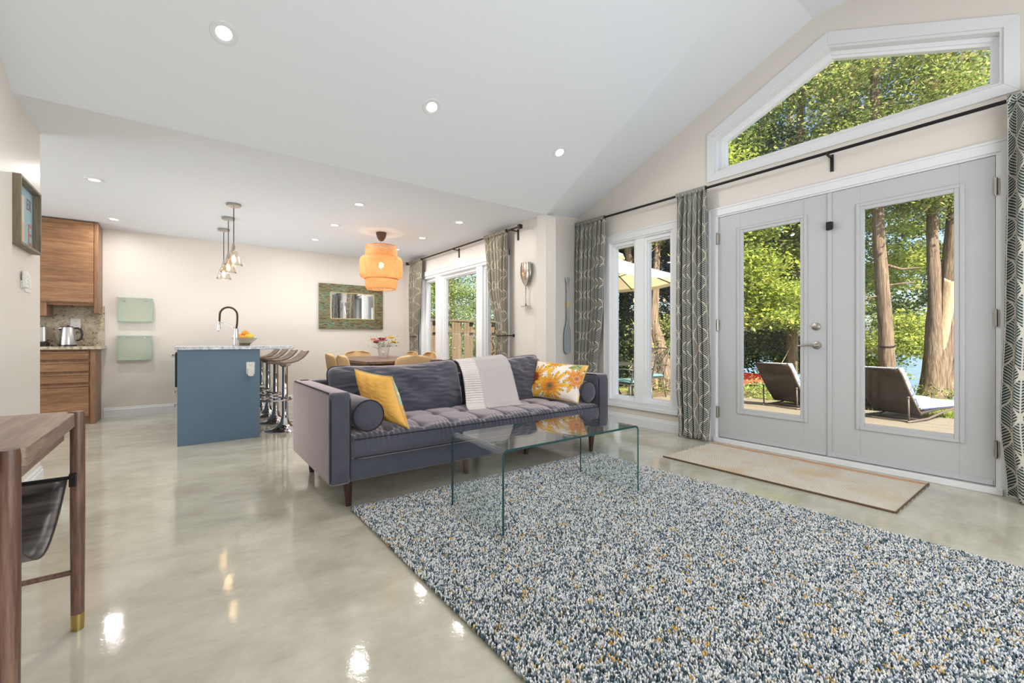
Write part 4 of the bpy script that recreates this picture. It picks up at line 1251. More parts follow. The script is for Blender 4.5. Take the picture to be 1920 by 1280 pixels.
m = MB(); m.box(-1.075, -0.985, 7.594, 7.600, 1.14, 1.26); m.build('cover_plate', M_whitepl, ou, bevel=0.002)
for dz in (0.025, -0.025):
    m = MB(); m.box(-1.046, -1.014, 7.5925, 7.5945, 1.187 + dz, 1.215 + dz); so = m.build('socket', M_whitepl, ou, bevel=0.001)
    for dx in (-0.008, 0.008):
        m = MB(); m.box(-1.03 + dx - 0.0015, -1.03 + dx + 0.0015, 7.5920, 7.593, 1.196 + dz, 1.206 + dz); m.build('slot', M_dark, so)
to = thing('toaster', 'steel toaster half hidden behind the picture wall on the counter', 'toaster', (-1.42, 7.36, 0.92))
m = MB(); m.box(-1.60, -1.232, 7.27, 7.46, 0.965, 1.155); m.build('body', M_steel, to, bevel=0.02, seg=3)
m = MB(); m.box(-1.595, -1.230, 7.275, 7.455, 0.920, 0.968); m.build('base', M_blackpl, to, bevel=0.006)
m = MB(); m.box(-1.234, -1.215, 7.34, 7.39, 0.99, 1.005); m.build('lever', M_blackpl, to, bevel=0.003)

# frosted glass panels on the far wall
m, nt, b = newmat('frosted_green_glass'); t = NT(nt)
setin(b, Base_Color=S(238, 241, 232), Roughness=0.2)
tr = t.n('BsdfTransparent'); tr.inputs[0].default_value = S(241, 246, 239)
mx = t.n('MixShader'); mx.inputs[0].default_value = 0.70
t.l(b.outputs[0], mx.inputs[1]); t.l(tr.outputs[0], mx.inputs[2]); t.l(mx.outputs[0], nt.nodes['Material Output'].inputs[0])
M_frost = m
M_frostE = P('frosted_glass_edge', S(160, 196, 184), 0.2)
for x0, x1, z0, z1, l in ((-0.640, -0.295, 1.236, 1.546, 'upper of the two square frosted green glass panels on the far wall'), (-0.644, -0.305, 0.732, 1.051, 'lower of the two square frosted green glass panels on the far wall')):
    g = thing('glass_board', l, 'wall panel', ((x0 + x1) / 2, YF, z0), 'frosted glass panels by the kitchen')
    y0, y1 = YF - 0.060, YF - 0.008
    m = MB(); m.box(x0 + 0.004, x1 - 0.004, y0, y0 + 0.008, z0 + 0.004, z1 - 0.004); m.build('pane', M_frost, g)
    m = MB()
    m.box(x0, x0 + 0.006, y0 - 0.001, y1, z0, z1); m.box(x1 - 0.006, x1, y0 - 0.001, y1, z0, z1); m.box(x0, x1, y0 - 0.001, y1, z0, z0 + 0.006); m.box(x0, x1, y0 - 0.001, y1, z1 - 0.006, z1)
    m.build('edge', M_frostE, g)
    for xx in (x0 + 0.065, x1 - 0.065):
        m = MB(); m.box(xx - 0.012, xx + 0.012, y0 - 0.004, YF, z1 - 0.035, z1 - 0.018); m.cyl((xx, y0 - 0.008, z1 - 0.027), (xx, y0 - 0.003, z1 - 0.027), 0.006, n=10); m.build('bracket', M_steel, g)

# mosaic mirror
mr = thing('wall_mirror', 'mirror in a wide green and brown wood mosaic frame above the dining table', 'mirror', (2.34, YF, 1.55))
def m_mosaic():
    m, nt, b = newmat('reclaimed_mosaic'); t = NT(nt)
    v = t.coord('Object', (7, 1, 26))
    vo = t.n('TexVoronoi', feature='F1'); t.l(v, vo.inputs['Vector']); vo.inputs['Scale'].default_value = 3.0
    sp = t.n('SeparateColor'); t.l(vo.outputs['Color'], sp.inputs[0])
    n = t.noise(t.coord('Object'), 5, 4)
    f = t.math('ADD', t.math('MULTIPLY', sp.outputs[0], 0.6), t.math('MULTIPLY_ADD', n, 1.0, -0.30), clamp=True)
    c = t.ramp(f, [(0.12, S(74, 62, 42)), (0.34, S(128, 102, 60)), (0.54, S(112, 112, 78)), (0.72, S(92, 122, 98)), (0.9, S(128, 152, 132))], 'LINEAR')
    dk = t.math('LESS_THAN', sp.outputs[1], 0.16)
    c = t.mix(t.math('MULTIPLY', dk, 0.75), c, S(40, 44, 34))
    t.l(c, b.inputs['Base Color']); t.l(t.bump(sp.outputs[2], 0.6, 0.006), b.inputs['Normal'])
    setin(b, Roughness=0.45)
    return m
M_mos = m_mosaic()
mx0, mx1, mz0, mz1 = 1.806, 2.872, 1.182, 1.925
ix0, ix1, iz0, iz1 = 1.975, 2.715, 1.345, 1.79
y1 = YF - 0.002; y0 = YF - 0.045
for pts in (((mx0, mz0), (mx1, mz0), (ix1, iz0), (ix0, iz0)), ((mx1, mz0), (mx1, mz1), (ix1, iz1), (ix1, iz0)), ((mx1, mz1), (mx0, mz1), (ix0, iz1), (ix1, iz1)), ((mx0, mz1), (mx0, mz0), (ix0, iz0), (ix0, iz1))):
    m = MB(); m.prism([(x, y0, z) for x, z in pts], (0, y1 - y0, 0)); m.build('frame_board', M_mos, mr, bevel=0.004)
m = MB()
for a, bb, cc, d in ((ix0, ix1, iz0, iz0 + 0.012), (ix0, ix1, iz1 - 0.012, iz1), (ix0, ix0 + 0.012, iz0, iz1), (ix1 - 0.012, ix1, iz0, iz1)): m.box(a, bb, y0 + 0.002, y0 + 0.03, cc, d)
m.build('inner_bead', P('pale_gilt_bead', S(196, 178, 130), 0.4), mr, bevel=0.003)
m = MB(); m.box(ix0, ix1, y0 + 0.022, y0 + 0.028, iz0, iz1); m.build('mirror_glass', M_mirror, mr)

# ---------------------------------------------------------------- dining group
dt = thing('dining_table', 'dark walnut dining table behind the sofa', 'table', (2.125, 5.7, 0))
m = MB(); m.box(1.65, 2.60, 4.86, 6.56, 0.722, 0.752); m.build('tabletop', M_tableY, dt, bevel=0.004)
m = MB()
m.box(1.75, 1.78, 5.0, 6.42, 0.63, 0.718); m.box(2.47, 2.50, 5.0, 6.42, 0.63, 0.718); m.box(1.75, 2.50, 4.98, 5.01, 0.63, 0.718); m.box(1.75, 2.50, 6.41, 6.44, 0.63, 0.718)
m.build('apron', M_darkwood, dt, bevel=0.003)
for x in (1.765, 2.485):
    for y in (4.995, 6.425):
        m = MB(); m.tube([(x, y, 0.721), (x, y, 0.0)], [0.030, 0.024], 14); m.build('leg', M_darkwood, dt, smooth=True, auto=40)
for x in (1.765, 2.485):
    m = MB(); m.box(x - 0.012, x + 0.012, 5.0, 6.42, 0.50, 0.53); m.build('stretcher', M_darkwood, dt, bevel=0.003)
m = MB(); m.box(1.77, 2.48, 4.985, 5.005, 0.545, 0.57); m.build('stretcher', M_darkwood, dt, bevel=0.003)

M_shell = P('tan_chair_shell', S(214, 178, 130), 0.45)
ch = thing('dining_chair', 'x', 'chair', (0, 0, 0), 'tan shell chairs round the dining table')
def chair_shell(u, v):
    # local: seat faces +y, back rest at -y
    path = [(0.23, 0.425), (0.20, 0.445), (0.10, 0.447), (0.0, 0.437), (-0.10, 0.433), (-0.165, 0.447), (-0.20, 0.49), (-0.218, 0.56), (-0.236, 0.66), (-0.252, 0.76), (-0.258, 0.80), (-0.262, 0.825)]
    k = v * (len(path) - 1); i = min(int(k), len(path) - 2); f = k - i
    y = path[i][0] + (path[i+1][0] - path[i][0]) * f; z = path[i][1] + (path[i+1][1] - path[i][1]) * f
    w = 0.235
    if v > 0.60: w = 0.235 - 0.055 * ((v - 0.60) / 0.4) ** 1.4
    if v > 0.82: w *= math.sqrt(max(0.0, 1 - ((v - 0.82) / 0.185) ** 2.6)) if v < 1.0 else 0.42
    if v > 0.97: w = max(w, 0.075)
    if v < 0.08: w *= 0.86 + 0.14 * math.sqrt(v / 0.08)
    a = 2 * u - 1
    up = (0.045 * a * a) if v < 0.5 else 0.0
    fw_ = (0.05 * a * a) if v >= 0.5 else 0.05 * a * a * max(0, (v - 0.35) / 0.15)
    return (a * w, y + fw_, z + up * (1 - max(0, v - 0.3) / 0.2 if v > 0.3 else 1))
m = MB(); m.grid(chair_shell, 20, 44)
o = m.build('shell', M_shell, ch, smooth=True, local=True)
s_ = o.modifiers.new('thickness', 'SOLIDIFY'); s_.thickness = 0.009
for sx in (-1, 1):
    for sy in (-1, 1):
        m = MB(); m.tube([(sx * 0.11, sy * 0.10 + 0.0, 0.432), (sx * 0.215, sy * 0.205, 0.0)], [0.016, 0.010], 10); m.build('leg', M_oak, ch, smooth=True, local=True)
m = MB(); m.box(-0.13, 0.13, -0.02, 0.02, 0.412, 0.428); m.box(-0.02, 0.02, -0.13, 0.13, 0.412, 0.428); m.build('under_frame', M_black, ch, local=True)
chairs = [(2.09, 4.80, 0.0, 'tan shell chair with its back to the sofa, at the table end'),
          (1.70, 5.20, -PI / 2, 'tan shell chair on the kitchen side of the dining table, nearer the sofa'),
          (1.70, 5.72, -PI / 2, 'tan shell chair on the kitchen side of the dining table, nearer the mirror'),
          (2.20, 6.66, PI, 'tan shell chair at the mirror end of the dining table'),
          (2.60, 5.62, PI / 2, 'tan shell chair on the window side of the dining table, nearer the sofa'),
          (2.60, 6.22, PI / 2, 'tan shell chair on the window side of the dining table, nearer the mirror')]
for i, (x, y, a, l) in enumerate(chairs):
    if i == 0: ch.location = (x, y, 0); ch.rotation_euler = (0, 0, a); ch['label'] = l
    else: dup(ch, (x, y, 0), a, l)

# vase and flowers
VX, VY, VZ = 2.22, 5.84, 0.752
va = thing('flower_vase', 'white face-shaped vase on the dining table', 'vase', (VX, VY, VZ))
m = MB(); m.lathe([(0, VZ), (0.055, VZ), (0.060, VZ + 0.01), (0.072, VZ + 0.07), (0.078, VZ + 0.12), (0.080, VZ + 0.145), (0.074, VZ + 0.146), (0.070, VZ + 0.12), (0, VZ + 0.10)], (VX, VY, 0), 28)
m.build('vase_body', P('white_ceramic', S(226, 220, 214), 0.35), va, smooth=True, auto=50)
m = MB(); m.prism([(VX - 0.045, VY - 0.062, VZ + 0.105), (VX - 0.02, VY - 0.075, VZ + 0.075), (VX - 0.02, VY - 0.083, VZ + 0.068), (VX - 0.05, VY - 0.068, VZ + 0.068)], (0.012, 0.0, 0)); m.build('nose', bpy.data.materials['white_ceramic'], va, bevel=0.003)
rf = random.Random(3)
M_stem = P('flower_stem', S(104, 128, 84), 0.7)
def blossom(name, x, y, z, r, cols, n, label):
    o = thing(name, label, 'flower', (x, y, z), 'flowers in the white vase')
    m = MB(); m.tube([(VX + (x - VX) * 0.3, VY + (y - VY) * 0.3, VZ + 0.10), (x, y, z - r * 0.3)], 0.003, 6); m.build('stem', M_stem, o)
    r *= 1.45
    x = VX + (x - VX) * 1.35; z = VZ + (z - VZ) * 1.04
    for layer in range(3):
        m = MB(); k = n - layer * 3; rr_ = r * (1 - layer * 0.27); tilt = 0.25 + layer * 0.5
        for i in range(k):
            a = 2 * PI * i / k + layer * 0.3; ca, sa = math.cos(a), math.sin(a)
            w = rr_ * 2.4 / k * 1.3
            def pt(d, s, h): return (x + ca * d - sa * s, y + sa * d + ca * s, z + h)
            m.add([pt(0, 0, layer * r * 0.15), pt(rr_ * 0.55, -w, rr_ * 0.5 * tilt), pt(rr_, 0, rr_ * tilt), pt(rr_ * 0.55, w, rr_ * 0.5 * tilt)], [(0, 1, 2, 3)])
        m.build('petals', cols[layer], o)
M_pk = [P('petal_deep_pink', S(176, 60, 86), 0.7), P('petal_pink', S(206, 92, 112), 0.7), P('petal_coral', S(190, 80, 80), 0.7)]
M_ye = [P('petal_cream', S(238, 222, 170), 0.7), P('petal_yellow', S(240, 210, 110), 0.7), P('petal_gold', S(232, 190, 90), 0.7)]
M_or2 = [P('petal_peach', S(236, 180, 140), 0.7), P('petal_apricot', S(232, 160, 100), 0.7), M_ye[2]]
blossom('pink_flower', VX - 0.03, VY - 0.05, VZ + 0.215, 0.068, M_pk, 12, 'deep pink flower at the front of the white vase')
blossom('yellow_flower', VX + 0.075, VY - 0.01, VZ + 0.235, 0.062, M_ye, 12, 'pale yellow flower on the window side of the white vase')
blossom('pink_flower', VX - 0.07, VY + 0.02, VZ + 0.19, 0.050, M_pk, 11, 'smaller pink flower on the kitchen side of the white vase')
blossom('yellow_flower', VX + 0.12, VY + 0.03, VZ + 0.19, 0.050, M_ye, 11, 'small yellow flower drooping toward the window from the white vase')
blossom('peach_flower', VX - 0.11, VY - 0.01, VZ + 0.225, 0.042, M_or2, 10, 'small peach flower at the kitchen edge of the bouquet')
m = MB()
for i in range(130):
    a = rf.uniform(0, 2 * PI); d = rf.uniform(0.05, 0.21); h = rf.uniform(0.13, 0.29)
    px, py, pz = VX + d * math.cos(a), VY + d * math.sin(a), VZ + h
    da, db = rf.uniform(-0.03, 0.03), rf.uniform(-0.03, 0.03)
    m.add([(px, py, pz), (px + da * 0.6, py + 0.010, pz + 0.012), (px + da * 1.4, py + db, pz + 0.028), (px + da * 0.7, py - 0.010, pz + 0.010)], [(0, 1, 2, 3)])
    if i % 4 == 0: m.tube([(VX, VY, VZ + 0.11), (px, py, pz)], 0.0015, 4)
o = stuff(m.build('foliage', P('bouquet_leaves', S(132, 150, 118), 0.7), va))

# woven pendant over the dining table
RPX, RPY = 2.133, 5.69
rp = thing('woven_pendant', 'large three-tier woven bamboo pendant above the dining table', 'pendant lamp', (RPX, RPY, ZC))
m = MB(); m.lathe([(0, ZC), (0.066, ZC), (0.067, ZC - 0.02), (0.058, ZC - 0.06), (0.035, ZC - 0.10), (0.012, ZC - 0.115), (0, ZC - 0.115)], (RPX, RPY, 0), 24); m.build('ceiling_cap', P('dark_brown_plastic', S(82, 56, 44), 0.5), rp, smooth=True, auto=40)
m = MB(); m.tube([(RPX, RPY, ZC - 0.11), (RPX, RPY, 2.01)], 0.007, 8); m.build('rod', M_nickel, rp)
def tierpt(r_prof, z0, z1, a, k):
    i = k * (len(r_prof) - 1); j = min(int(i), len(r_prof) - 2); f = i - j
    r = r_prof[j] + (r_prof[j+1] - r_prof[j]) * f
    return r, z0 + (z1 - z0) * k
M_bam = None
m_, nt, b = newmat('woven_bamboo'); t = NT(nt)
n_ = t.noise(t.coord('Object', (20, 20, 20)), 3, 3)
c_b = t.mix(n_, S(208, 150, 92), S(228, 180, 124)); t.l(c_b, b.inputs['Base Color']); setin(b, Roughness=0.6)
tl = t.n('BsdfTranslucent'); t.l(c_b, tl.inputs[0]); mxx = t.n('MixShader'); mxx.inputs[0].default_value = 0.5
t.l(b.outputs[0], mxx.inputs[1]); t.l(tl.outputs[0], mxx.inputs[2]); t.l(mxx.outputs[0], nt.nodes['Material Output'].inputs[0])
M_bam = m_
tiers = [('top_tier', [0.196, 0.202, 0.203, 0.203, 0.203, 0.204], 2.236, 2.090, 44), ('middle_tier', [0.205, 0.244, 0.263, 0.270] + [0.273] * 12 + [0.271, 0.266, 0.252, 0.210], 2.105, 1.800, 58), ('bottom_tier', [0.200, 0.205, 0.206, 0.206, 0.204, 0.198, 0.186], 1.812, 1.668, 44)]
for nm, prof_, z0, z1, ns in tiers:
    m = MB()
    for d in (1, -1):
        for s in range(ns):
            seg = 24; tw = 2 * PI * (z0 - z1) / 0.27 * 0.20
            vs = []; fs = []
            wd = 2 * PI / ns * 0.25
            for i in range(seg + 1):
                k = i / seg; r, z = tierpt(prof_, z0, z1, 0, k)
                a = 2 * PI * s / ns + d * tw * k
                rr_ = r + 0.0015 * d
                for e_ in (-1, 1):
                    vs.append((RPX + rr_ * math.cos(a + e_ * wd), RPY + rr_ * math.sin(a + e_ * wd), z))
            for i in range(seg): fs.append((2*i, 2*i+1, 2*i+3, 2*i+2))
            m.add(vs, fs)
    o = stuff(m.build(nm, M_bam, rp))
    m = MB()
    for z, r in ((z0, prof_[0]), (z1, prof_[-1])):
        m.tube([(RPX + r * math.cos(2 * PI * i / 48), RPY + r * math.sin(2 * PI * i / 48), z) for i in range(49)], 0.005, 6, False)
    m.build('rim', M_bam, o)
m = MB(); m.ball((RPX, RPY, 1.985), 0.032, 16, 10, (1, 1, 1.35)); m.build('bulb', M_bulb, rp, smooth=True)
ld = bpy.data.lights.new('woven_pendant_light', 'POINT'); ld.energy = 5; ld.color = (1, 0.84, 0.62); ld.shadow_soft_size = 0.04
lo = bpy.data.objects.new('woven_pendant_light', ld); COL.objects.link(lo); lo.location = (RPX, RPY, 1.92)

# wine glass ornament on the dining wall and paddle on the corner wall
wg = thing('wine_glass_ornament', 'silver metal wine glass ornament hung on the wall beside the dining curtain', 'wall ornament', (XD, 4.06, 1.4))
M_silver = P('antiqued_silver', S(178, 168, 158), 0.2, 1.0)
FL = Matrix.Diagonal((0.34, 1.0, 1.0))
m = MB(); m.lathe([(0.006, 1.622), (0.022, 1.640), (0.060, 1.690), (0.088, 1.745), (0.100, 1.80), (0.098, 1.85), (0.086, 1.905), (0.084, 1.915), (0.0, 1.912)], (XD - 0.036, 4.06, 0), 28, FL); m.build('cup', M_silver, wg, smooth=True, auto=50)
m = MB(); m.lathe([(0.009, 1.405), (0.007, 1.45), (0.006, 1.55), (0.007, 1.62)], (XD - 0.036, 4.06, 0), 12, Matrix.Diagonal((0.8, 1, 1))); m.build('stem', M_silver, wg, smooth=True)
m = MB(); m.lathe([(0, 1.392), (0.086, 1.392), (0.084, 1.398), (0.03, 1.405), (0.009, 1.414), (0, 1.414)], (XD - 0.036, 4.06, 0), 24, FL); m.build('foot', M_silver, wg, smooth=True, auto=50)
m = MB(); m.box(XD - 0.03, XD, 4.05, 4.07, 1.79, 1.82); m.build('hook', M_steel, wg)
dJ = (JB - JA).normalized(); oJ = -jn.normalized()
pc = JA + (JB - JA) * 0.565 + oJ * 0.03
pd = thing('boat_paddle', 'weathered blue-grey wooden paddle hung upright on the corner wall', 'paddle', (pc.x, pc.y, 0.82))
def pw(s, z, d=0.0):
    s *= 1.6
    return (pc.x + dJ.x * s + oJ.x * d, pc.y + dJ.y * s + oJ.y * d, z)
M_pad = m_wood('weathered_paddle', S(130, 140, 146), S(166, 174, 178), S(196, 200, 202), 'Z', 1.5, 0.6)
m = MB(); m.tube([pw(0, 1.20), pw(0, 1.50), pw(0, 1.735)], [0.021, 0.019, 0.020], 12); m.build('shaft', M_pad, pd, smooth=True)
m = MB(); op = [(-0.016, 1.235), (-0.022, 1.19), (-0.05, 1.12), (-0.058, 1.05), (-0.060, 0.92), (-0.056, 0.86), (-0.035, 0.828), (0, 0.820)]
poly = op + [(-a, b_) for a, b_ in op[::-1][1:]]
m.prism([pw(a, b_, 0.008) for a, b_ in poly], oJ * -0.016); m.build('blade', M_pad, pd, bevel=0.004)
m = MB(); gp = [(-0.016, 1.70), (-0.030, 1.745), (-0.030, 1.762), (0.0, 1.770), (0.030, 1.762), (0.030, 1.745), (0.016, 1.70)]
m.prism([pw(a, b_, 0.012) for a, b_ in gp], oJ * -0.024); m.build('grip', M_pad, pd, bevel=0.005)
m = MB(); m.tube([pw(0, 1.40), pw(0, 1.475)], 0.0235, 12); m.build('cord_wrap', P('cord_tan', S(190, 166, 132), 0.9), pd, smooth=True, auto=40)
m = MB(); m.box(-0.01, 0.01, -0.01, 0.01, 0, 0.01); m = MB(); m.tube([pw(0, 1.60, -0.03), pw(0, 1.60, 0)], 0.006, 8); m.build('hook', M_steel, pd)

# ---------------------------------------------------------------- recessed lights
rl = thing('recessed_light', 'x', 'ceiling light', (0, 0, 0), 'recessed ceiling lights')
m = MB(); m.lathe([(0.040, 0.0), (0.044, -0.003), (0.056, -0.006), (0.068, -0.005), (0.072, 0.0), (0.072, 0.006)], (0, 0, 0), 32); m.build('trim_ring', M_trim, rl, smooth=True, local=True, auto=40)
m = MB(); m.lathe([(0.0405, -0.0025), (0.034, -0.0035), (0, -0.004)], (0, 0, 0), 24); m.build('lens', M_lens, rl, smooth=True, local=True)
SL = math.atan(0.537)
spots = [(1.5, 4.64, 'recessed light on the island side of the woven pendant, nearest the sloped ceiling'), (1.53, 5.66, 'recessed light in the flat ceiling, level with the woven pendant on the island side'), (1.53, 6.65, 'recessed light on the island side of the woven pendant, nearest the mirror wall'),
         (2.70, 4.62, 'recessed light in the flat ceiling, nearest the wine glass ornament'), (2.70, 5.64, 'recessed light in the flat ceiling between the woven pendant and the dining window'), (2.72, 6.60, 'recessed light in the flat ceiling in the mirror corner, behind the woven pendant'),
         (-0.606, 5.35, 'recessed light in the flat ceiling beside the picture wall, before the kitchen cabinet'), (-0.62, 6.96, 'recessed light in the flat ceiling right by the walnut wall cabinet'),
         (0.205, 3.06, 'recessed light in the sloped ceiling, nearest the picture wall'), (1.545, 3.06, 'middle recessed light in the sloped ceiling above the sofa'), (2.89, 3.06, 'recessed light in the sloped ceiling, nearest the french doors')]
for i, (x, y, l) in enumerate(spots):
    sl = y < 3.7
    yc = 3.755 - 0.02 * (x + 0.95) / 4.27
    z = ZC if not sl else ZC + (yc - y) * (ZR - ZC) / (yc - 1.40) - 0.001
    if i == 0: o = rl; rl.location = (x, y, z); rl['label'] = l
    else: o = dup(rl, (x, y, z), 0, l)
    if sl: o.rotation_euler = (-SL, 0, 0)
    ld = bpy.data.lights.new('downlight', 'AREA'); ld.shape = 'DISK'; ld.size = 0.06; ld.energy = DOWN_W; ld.color = (1.0, 0.96, 0.91)
    lo = bpy.data.objects.new('downlight', ld); COL.objects.link(lo); lo.location = (x, y - (0.01 if sl else 0), z - 0.016); lo.rotation_euler = (-SL if sl else 0, 0, 0)

# ---------------------------------------------------------------- picture wall
pf = thing('framed_picture', 'deep brown wooden shadow-box frame with pastel lettered print on the near wall', 'picture', (XL, 3.93, 1.55))
M_frame = m_wood('picture_frame_wood', S(96, 86, 70), S(126, 114, 94), S(150, 138, 116), 'Z', 1.0, 0.55)
fy0, fy1, fz0, fz1, fd = 3.70, 4.165, 1.552, 1.952, 0.045
for a, b_, c2, d2 in ((fy0, fy0 + 0.016, fz0, fz1), (fy1 - 0.016, fy1, fz0, fz1), (fy0 + 0.016, fy1 - 0.016, fz0, fz0 + 0.016), (fy0 + 0.016, fy1 - 0.016, fz1 - 0.016, fz1)):
    m = MB(); m.box(XL + 0.001, XL + fd, a, b_, c2, d2); m.build('frame_board', M_frame, pf, bevel=0.002)
m_, nt, b = newmat('pastel_print'); t = NT(nt)
sp = t.n('SeparateXYZ'); t.l(t.coord('Object'), sp.inputs[0])
n_ = t.noise(t.coord('Object'), 14, 4)
lt = t.math('LESS_THAN', sp.outputs[1], 0.035); bt = t.math('LESS_THAN', sp.outputs[2], 0.17); tp_ = t.math('GREATER_THAN', sp.outputs[2], 0.33)
c = t.mix(lt, t.mix(n_, S(150, 184, 194), S(176, 204, 208)), t.mix(n_, S(226, 204, 194), S(220, 214, 196)))
c = t.mix(t.math('MULTIPLY', lt, bt), c, t.mix(n_, S(226, 206, 170), S(224, 184, 150)))
c = t.mix(tp_, c, S(158, 190, 200))
t.l(c, b.inputs['Base Color']); setin(b, Roughness=0.8)
pr = MB(); pr.box(XL + 0.002, XL + 0.006, fy0 + 0.016, fy1 - 0.016, fz0 + 0.016, fz1 - 0.016); pr.build('print', m_, pf)
def letters(txt, y, z, size, mat, nm='lettering'):
    cu = bpy.data.curves.new(nm, 'FONT'); cu.body = txt; cu.size = size; cu.extrude = 0.0004; cu.align_x = 'CENTER'
    cu.materials.append(mat)
    tmp = bpy.data.objects.new(nm, cu); COL.objects.link(tmp); dg = bpy.context.evaluated_depsgraph_get()
    me = bpy.data.meshes.new_from_object(tmp.evaluated_get(dg)); bpy.data.objects.remove(tmp)
    o = bpy.data.objects.new(nm, me); COL.objects.link(o); o.parent = pf
    o.location = (0.0072, y - 3.93, z - 1.55); o.rotation_euler = (PI / 2, 0, PI / 2)
    return o
M_l1 = P('print_purple', S(140, 116, 138), 0.8); M_l2 = P('print_pink', S(196, 122, 128), 0.8); M_l3 = P('print_orange', S(224, 176, 134), 0.8)
letters('ER', 4.065, 1.815, 0.10, M_l1); letters('E', 4.085, 1.60, 0.19, M_l2); letters('I', 3.90, 1.61, 0.17, M_l3)
sw = thing('light_switch', 'white double switch plate below the framed picture', 'light switch', (XL, 4.06, 1.30))
m = MB(); m.box(XL, XL + 0.006, 3.995, 4.125, 1.298, 1.415); m.build('cover_plate', M_whitepl, sw, bevel=0.002)
for y in (4.03, 4.09):
    m = MB(); m.box(XL + 0.006, XL + 0.010, y - 0.017, y + 0.017, 1.322, 1.390); m.build('rocker', M_whitepl, sw, bevel=0.002)
rc = thing('fan_remote', 'white remote control clipped to the wall beside the switch plate', 'remote control', (XL, 3.945, 1.31))
m = MB(); m.box(XL + 0.006, XL + 0.026, 3.905, 3.975, 1.315, 1.42); m.build('body', M_whitepl, rc, bevel=0.008, seg=3)
m = MB(); m.box(XL, XL + 0.008, 3.912, 3.968, 1.312, 1.36); m.build('holder', M_whitepl, rc, bevel=0.002)
m = MB()
for k in range(3): m.cyl((XL + 0.0255, 3.94, 1.34 + k * 0.022), (XL + 0.0275, 3.94, 1.34 + k * 0.022), 0.006, n=10)
m.build('button', P('pale_grey_button', S(200, 200, 198), 0.5), rc)

# ---------------------------------------------------------------- desk in the near corner
dk = thing('writing_desk', 'dark wood side desk with round brass-tipped legs in the near corner', 'desk', (-0.5, 1.8, 0))
LXN, LYN, LYF = -0.300, 1.474, 2.115
tp = MB(); tp.prism([(-0.765, 1.44, 0.703), (-0.318, 1.44, 0.703), (-0.318, 1.49, 0.703), (-0.285, 1.505, 0.703), (-0.285, 2.085, 0.703), (-0.31, 2.10, 0.703), (-0.31, 2.15, 0.703), (-0.765, 2.15, 0.703)], (0, 0, 0.047)); tp.build('desktop', M_deskY, dk, bevel=0.003)
m = MB(); m.box(-0.335, -0.315, 1.50, 2.10, 0.655, 0.703); m.box(-0.72, -0.315, 2.10, 2.12, 0.655, 0.703); m.box(-0.72, -0.315, 1.47, 1.49, 0.655, 0.703); m.build('apron', M_deskY, dk, bevel=0.003)
for (x, y) in ((-0.308, LYN), (-0.282, LYF), (-0.735, LYN), (-0.735, LYF)):
    m = MB(); m.tube([(x, y, 0.055), (x, y, 0.40), (x, y, 0.735), (x, y, 0.752)], [0.0175, 0.0195, 0.0195, 0.0175], 22); lg = m.build('leg', M_deskZ, dk, smooth=True, auto=40)
    m = MB(); m.tube([(x, y, 0.0), (x, y, 0.056)], [0.0168, 0.0181], 22); m.build('foot_cap', M_brass, lg, smooth=True, auto=40)
for y in (LYF,):
    m = MB(); m.cyl((-0.735, y, 0.20), (-0.29, y, 0.20), 0.009, n=12); m.build('stretcher', M_deskZ, dk, smooth=True, auto=40)
m = MB(); m.cyl((-0.735, LYN, 0.20), (-0.30, LYN, 0.20), 0.009, n=12); m.build('stretcher', M_deskZ, dk, smooth=True, auto=40)
M_leather = None
m_, nt, b = newmat('dark_leather'); t = NT(nt)
n_ = t.noise(t.coord('Object', (1, 6, 6)), 4, 5); c = t.mix(t.ramp(n_, [(0.4, g4(0)), (0.65, g4(1))]), S(34, 32, 34), S(92, 84, 80)); t.l(c, b.inputs['Base Color'])
t.l(t.bump(t.noise(t.coord('Object'), 160, 3), 0.15, 0.002), b.inputs['Normal']); setin(b, Roughness=0.35)
def sling(u, v):
    y = 1.50 + (2.10 - 1.50) * v
    s = 2 * v - 1
    z = 0.445 + 0.085 * abs(s) ** 2.6
    if v > 0.5: z = 0.395 + 0.135 * abs(s) ** 1.7
    else: z = 0.395 + 0.135 * abs(s) ** 1.7
    return (-0.725 + 0.42 * u, y, z)
m = MB(); m.grid(sling, 12, 40)
o = m.build('leather_sling', m_, dk, smooth=True); s_ = o.modifiers.new('thickness', 'SOLIDIFY'); s_.thickness = 0.004
m = MB()
for y in (1.50, 2.10): m.cyl((-0.735, y, 0.53), (-0.295, y, 0.53), 0.006, n=10)
m.build('sling_rail', M_black, dk)
m = MB(); m.tube([(-0.306, 1.50 + 0.6 * i / 30, sling(1, i / 30)[2] - 0.001) for i in range(31)], 0.0025, 5); m.build('stitching', P('stitch_thread', S(70, 60, 54), 0.9), o)
m = MB(); m.box(-0.300, -0.282, 2.085, 2.10, 0.50, 0.545); m.build('sling_clip', M_black, dk, bevel=0.002)

# ---------------------------------------------------------------- outdoors: ground, deck, lake
def m_ground():
    m, nt, b = newmat('woodland_ground'); t = NT(nt)
    v = t.coord('Object')
    n1 = t.noise(v, 0.7, 4); n2 = t.noise(v, 9, 5, 0.7)
    c = t.ramp(n2, [(0.3, S(70, 58, 44)), (0.5, S(112, 96, 74)), (0.7, S(150, 132, 104))])
    c = t.mix(t.ramp(n1, [(0.50, g4(0)), (0.60, g4(0.8))]), c, t.mix(n2, S(84, 110, 40), S(150, 168, 70)))
    t.l(c, b.inputs['Base Color']); setin(b, Roughness=0.95, Specular_IOR_Level=0.1)
    t.l(t.bump(n2, 0.6, 0.03), b.inputs['Normal'])
    return m
def gz(x, y):
    if x < 8.8: return -0.15
    if x < 13.0: return -0.15 - 0.12 * (x - 8.8) / 4.2
    return max(-2.2, -0.27 - (x - 13.0) * 0.55)
m = MB()
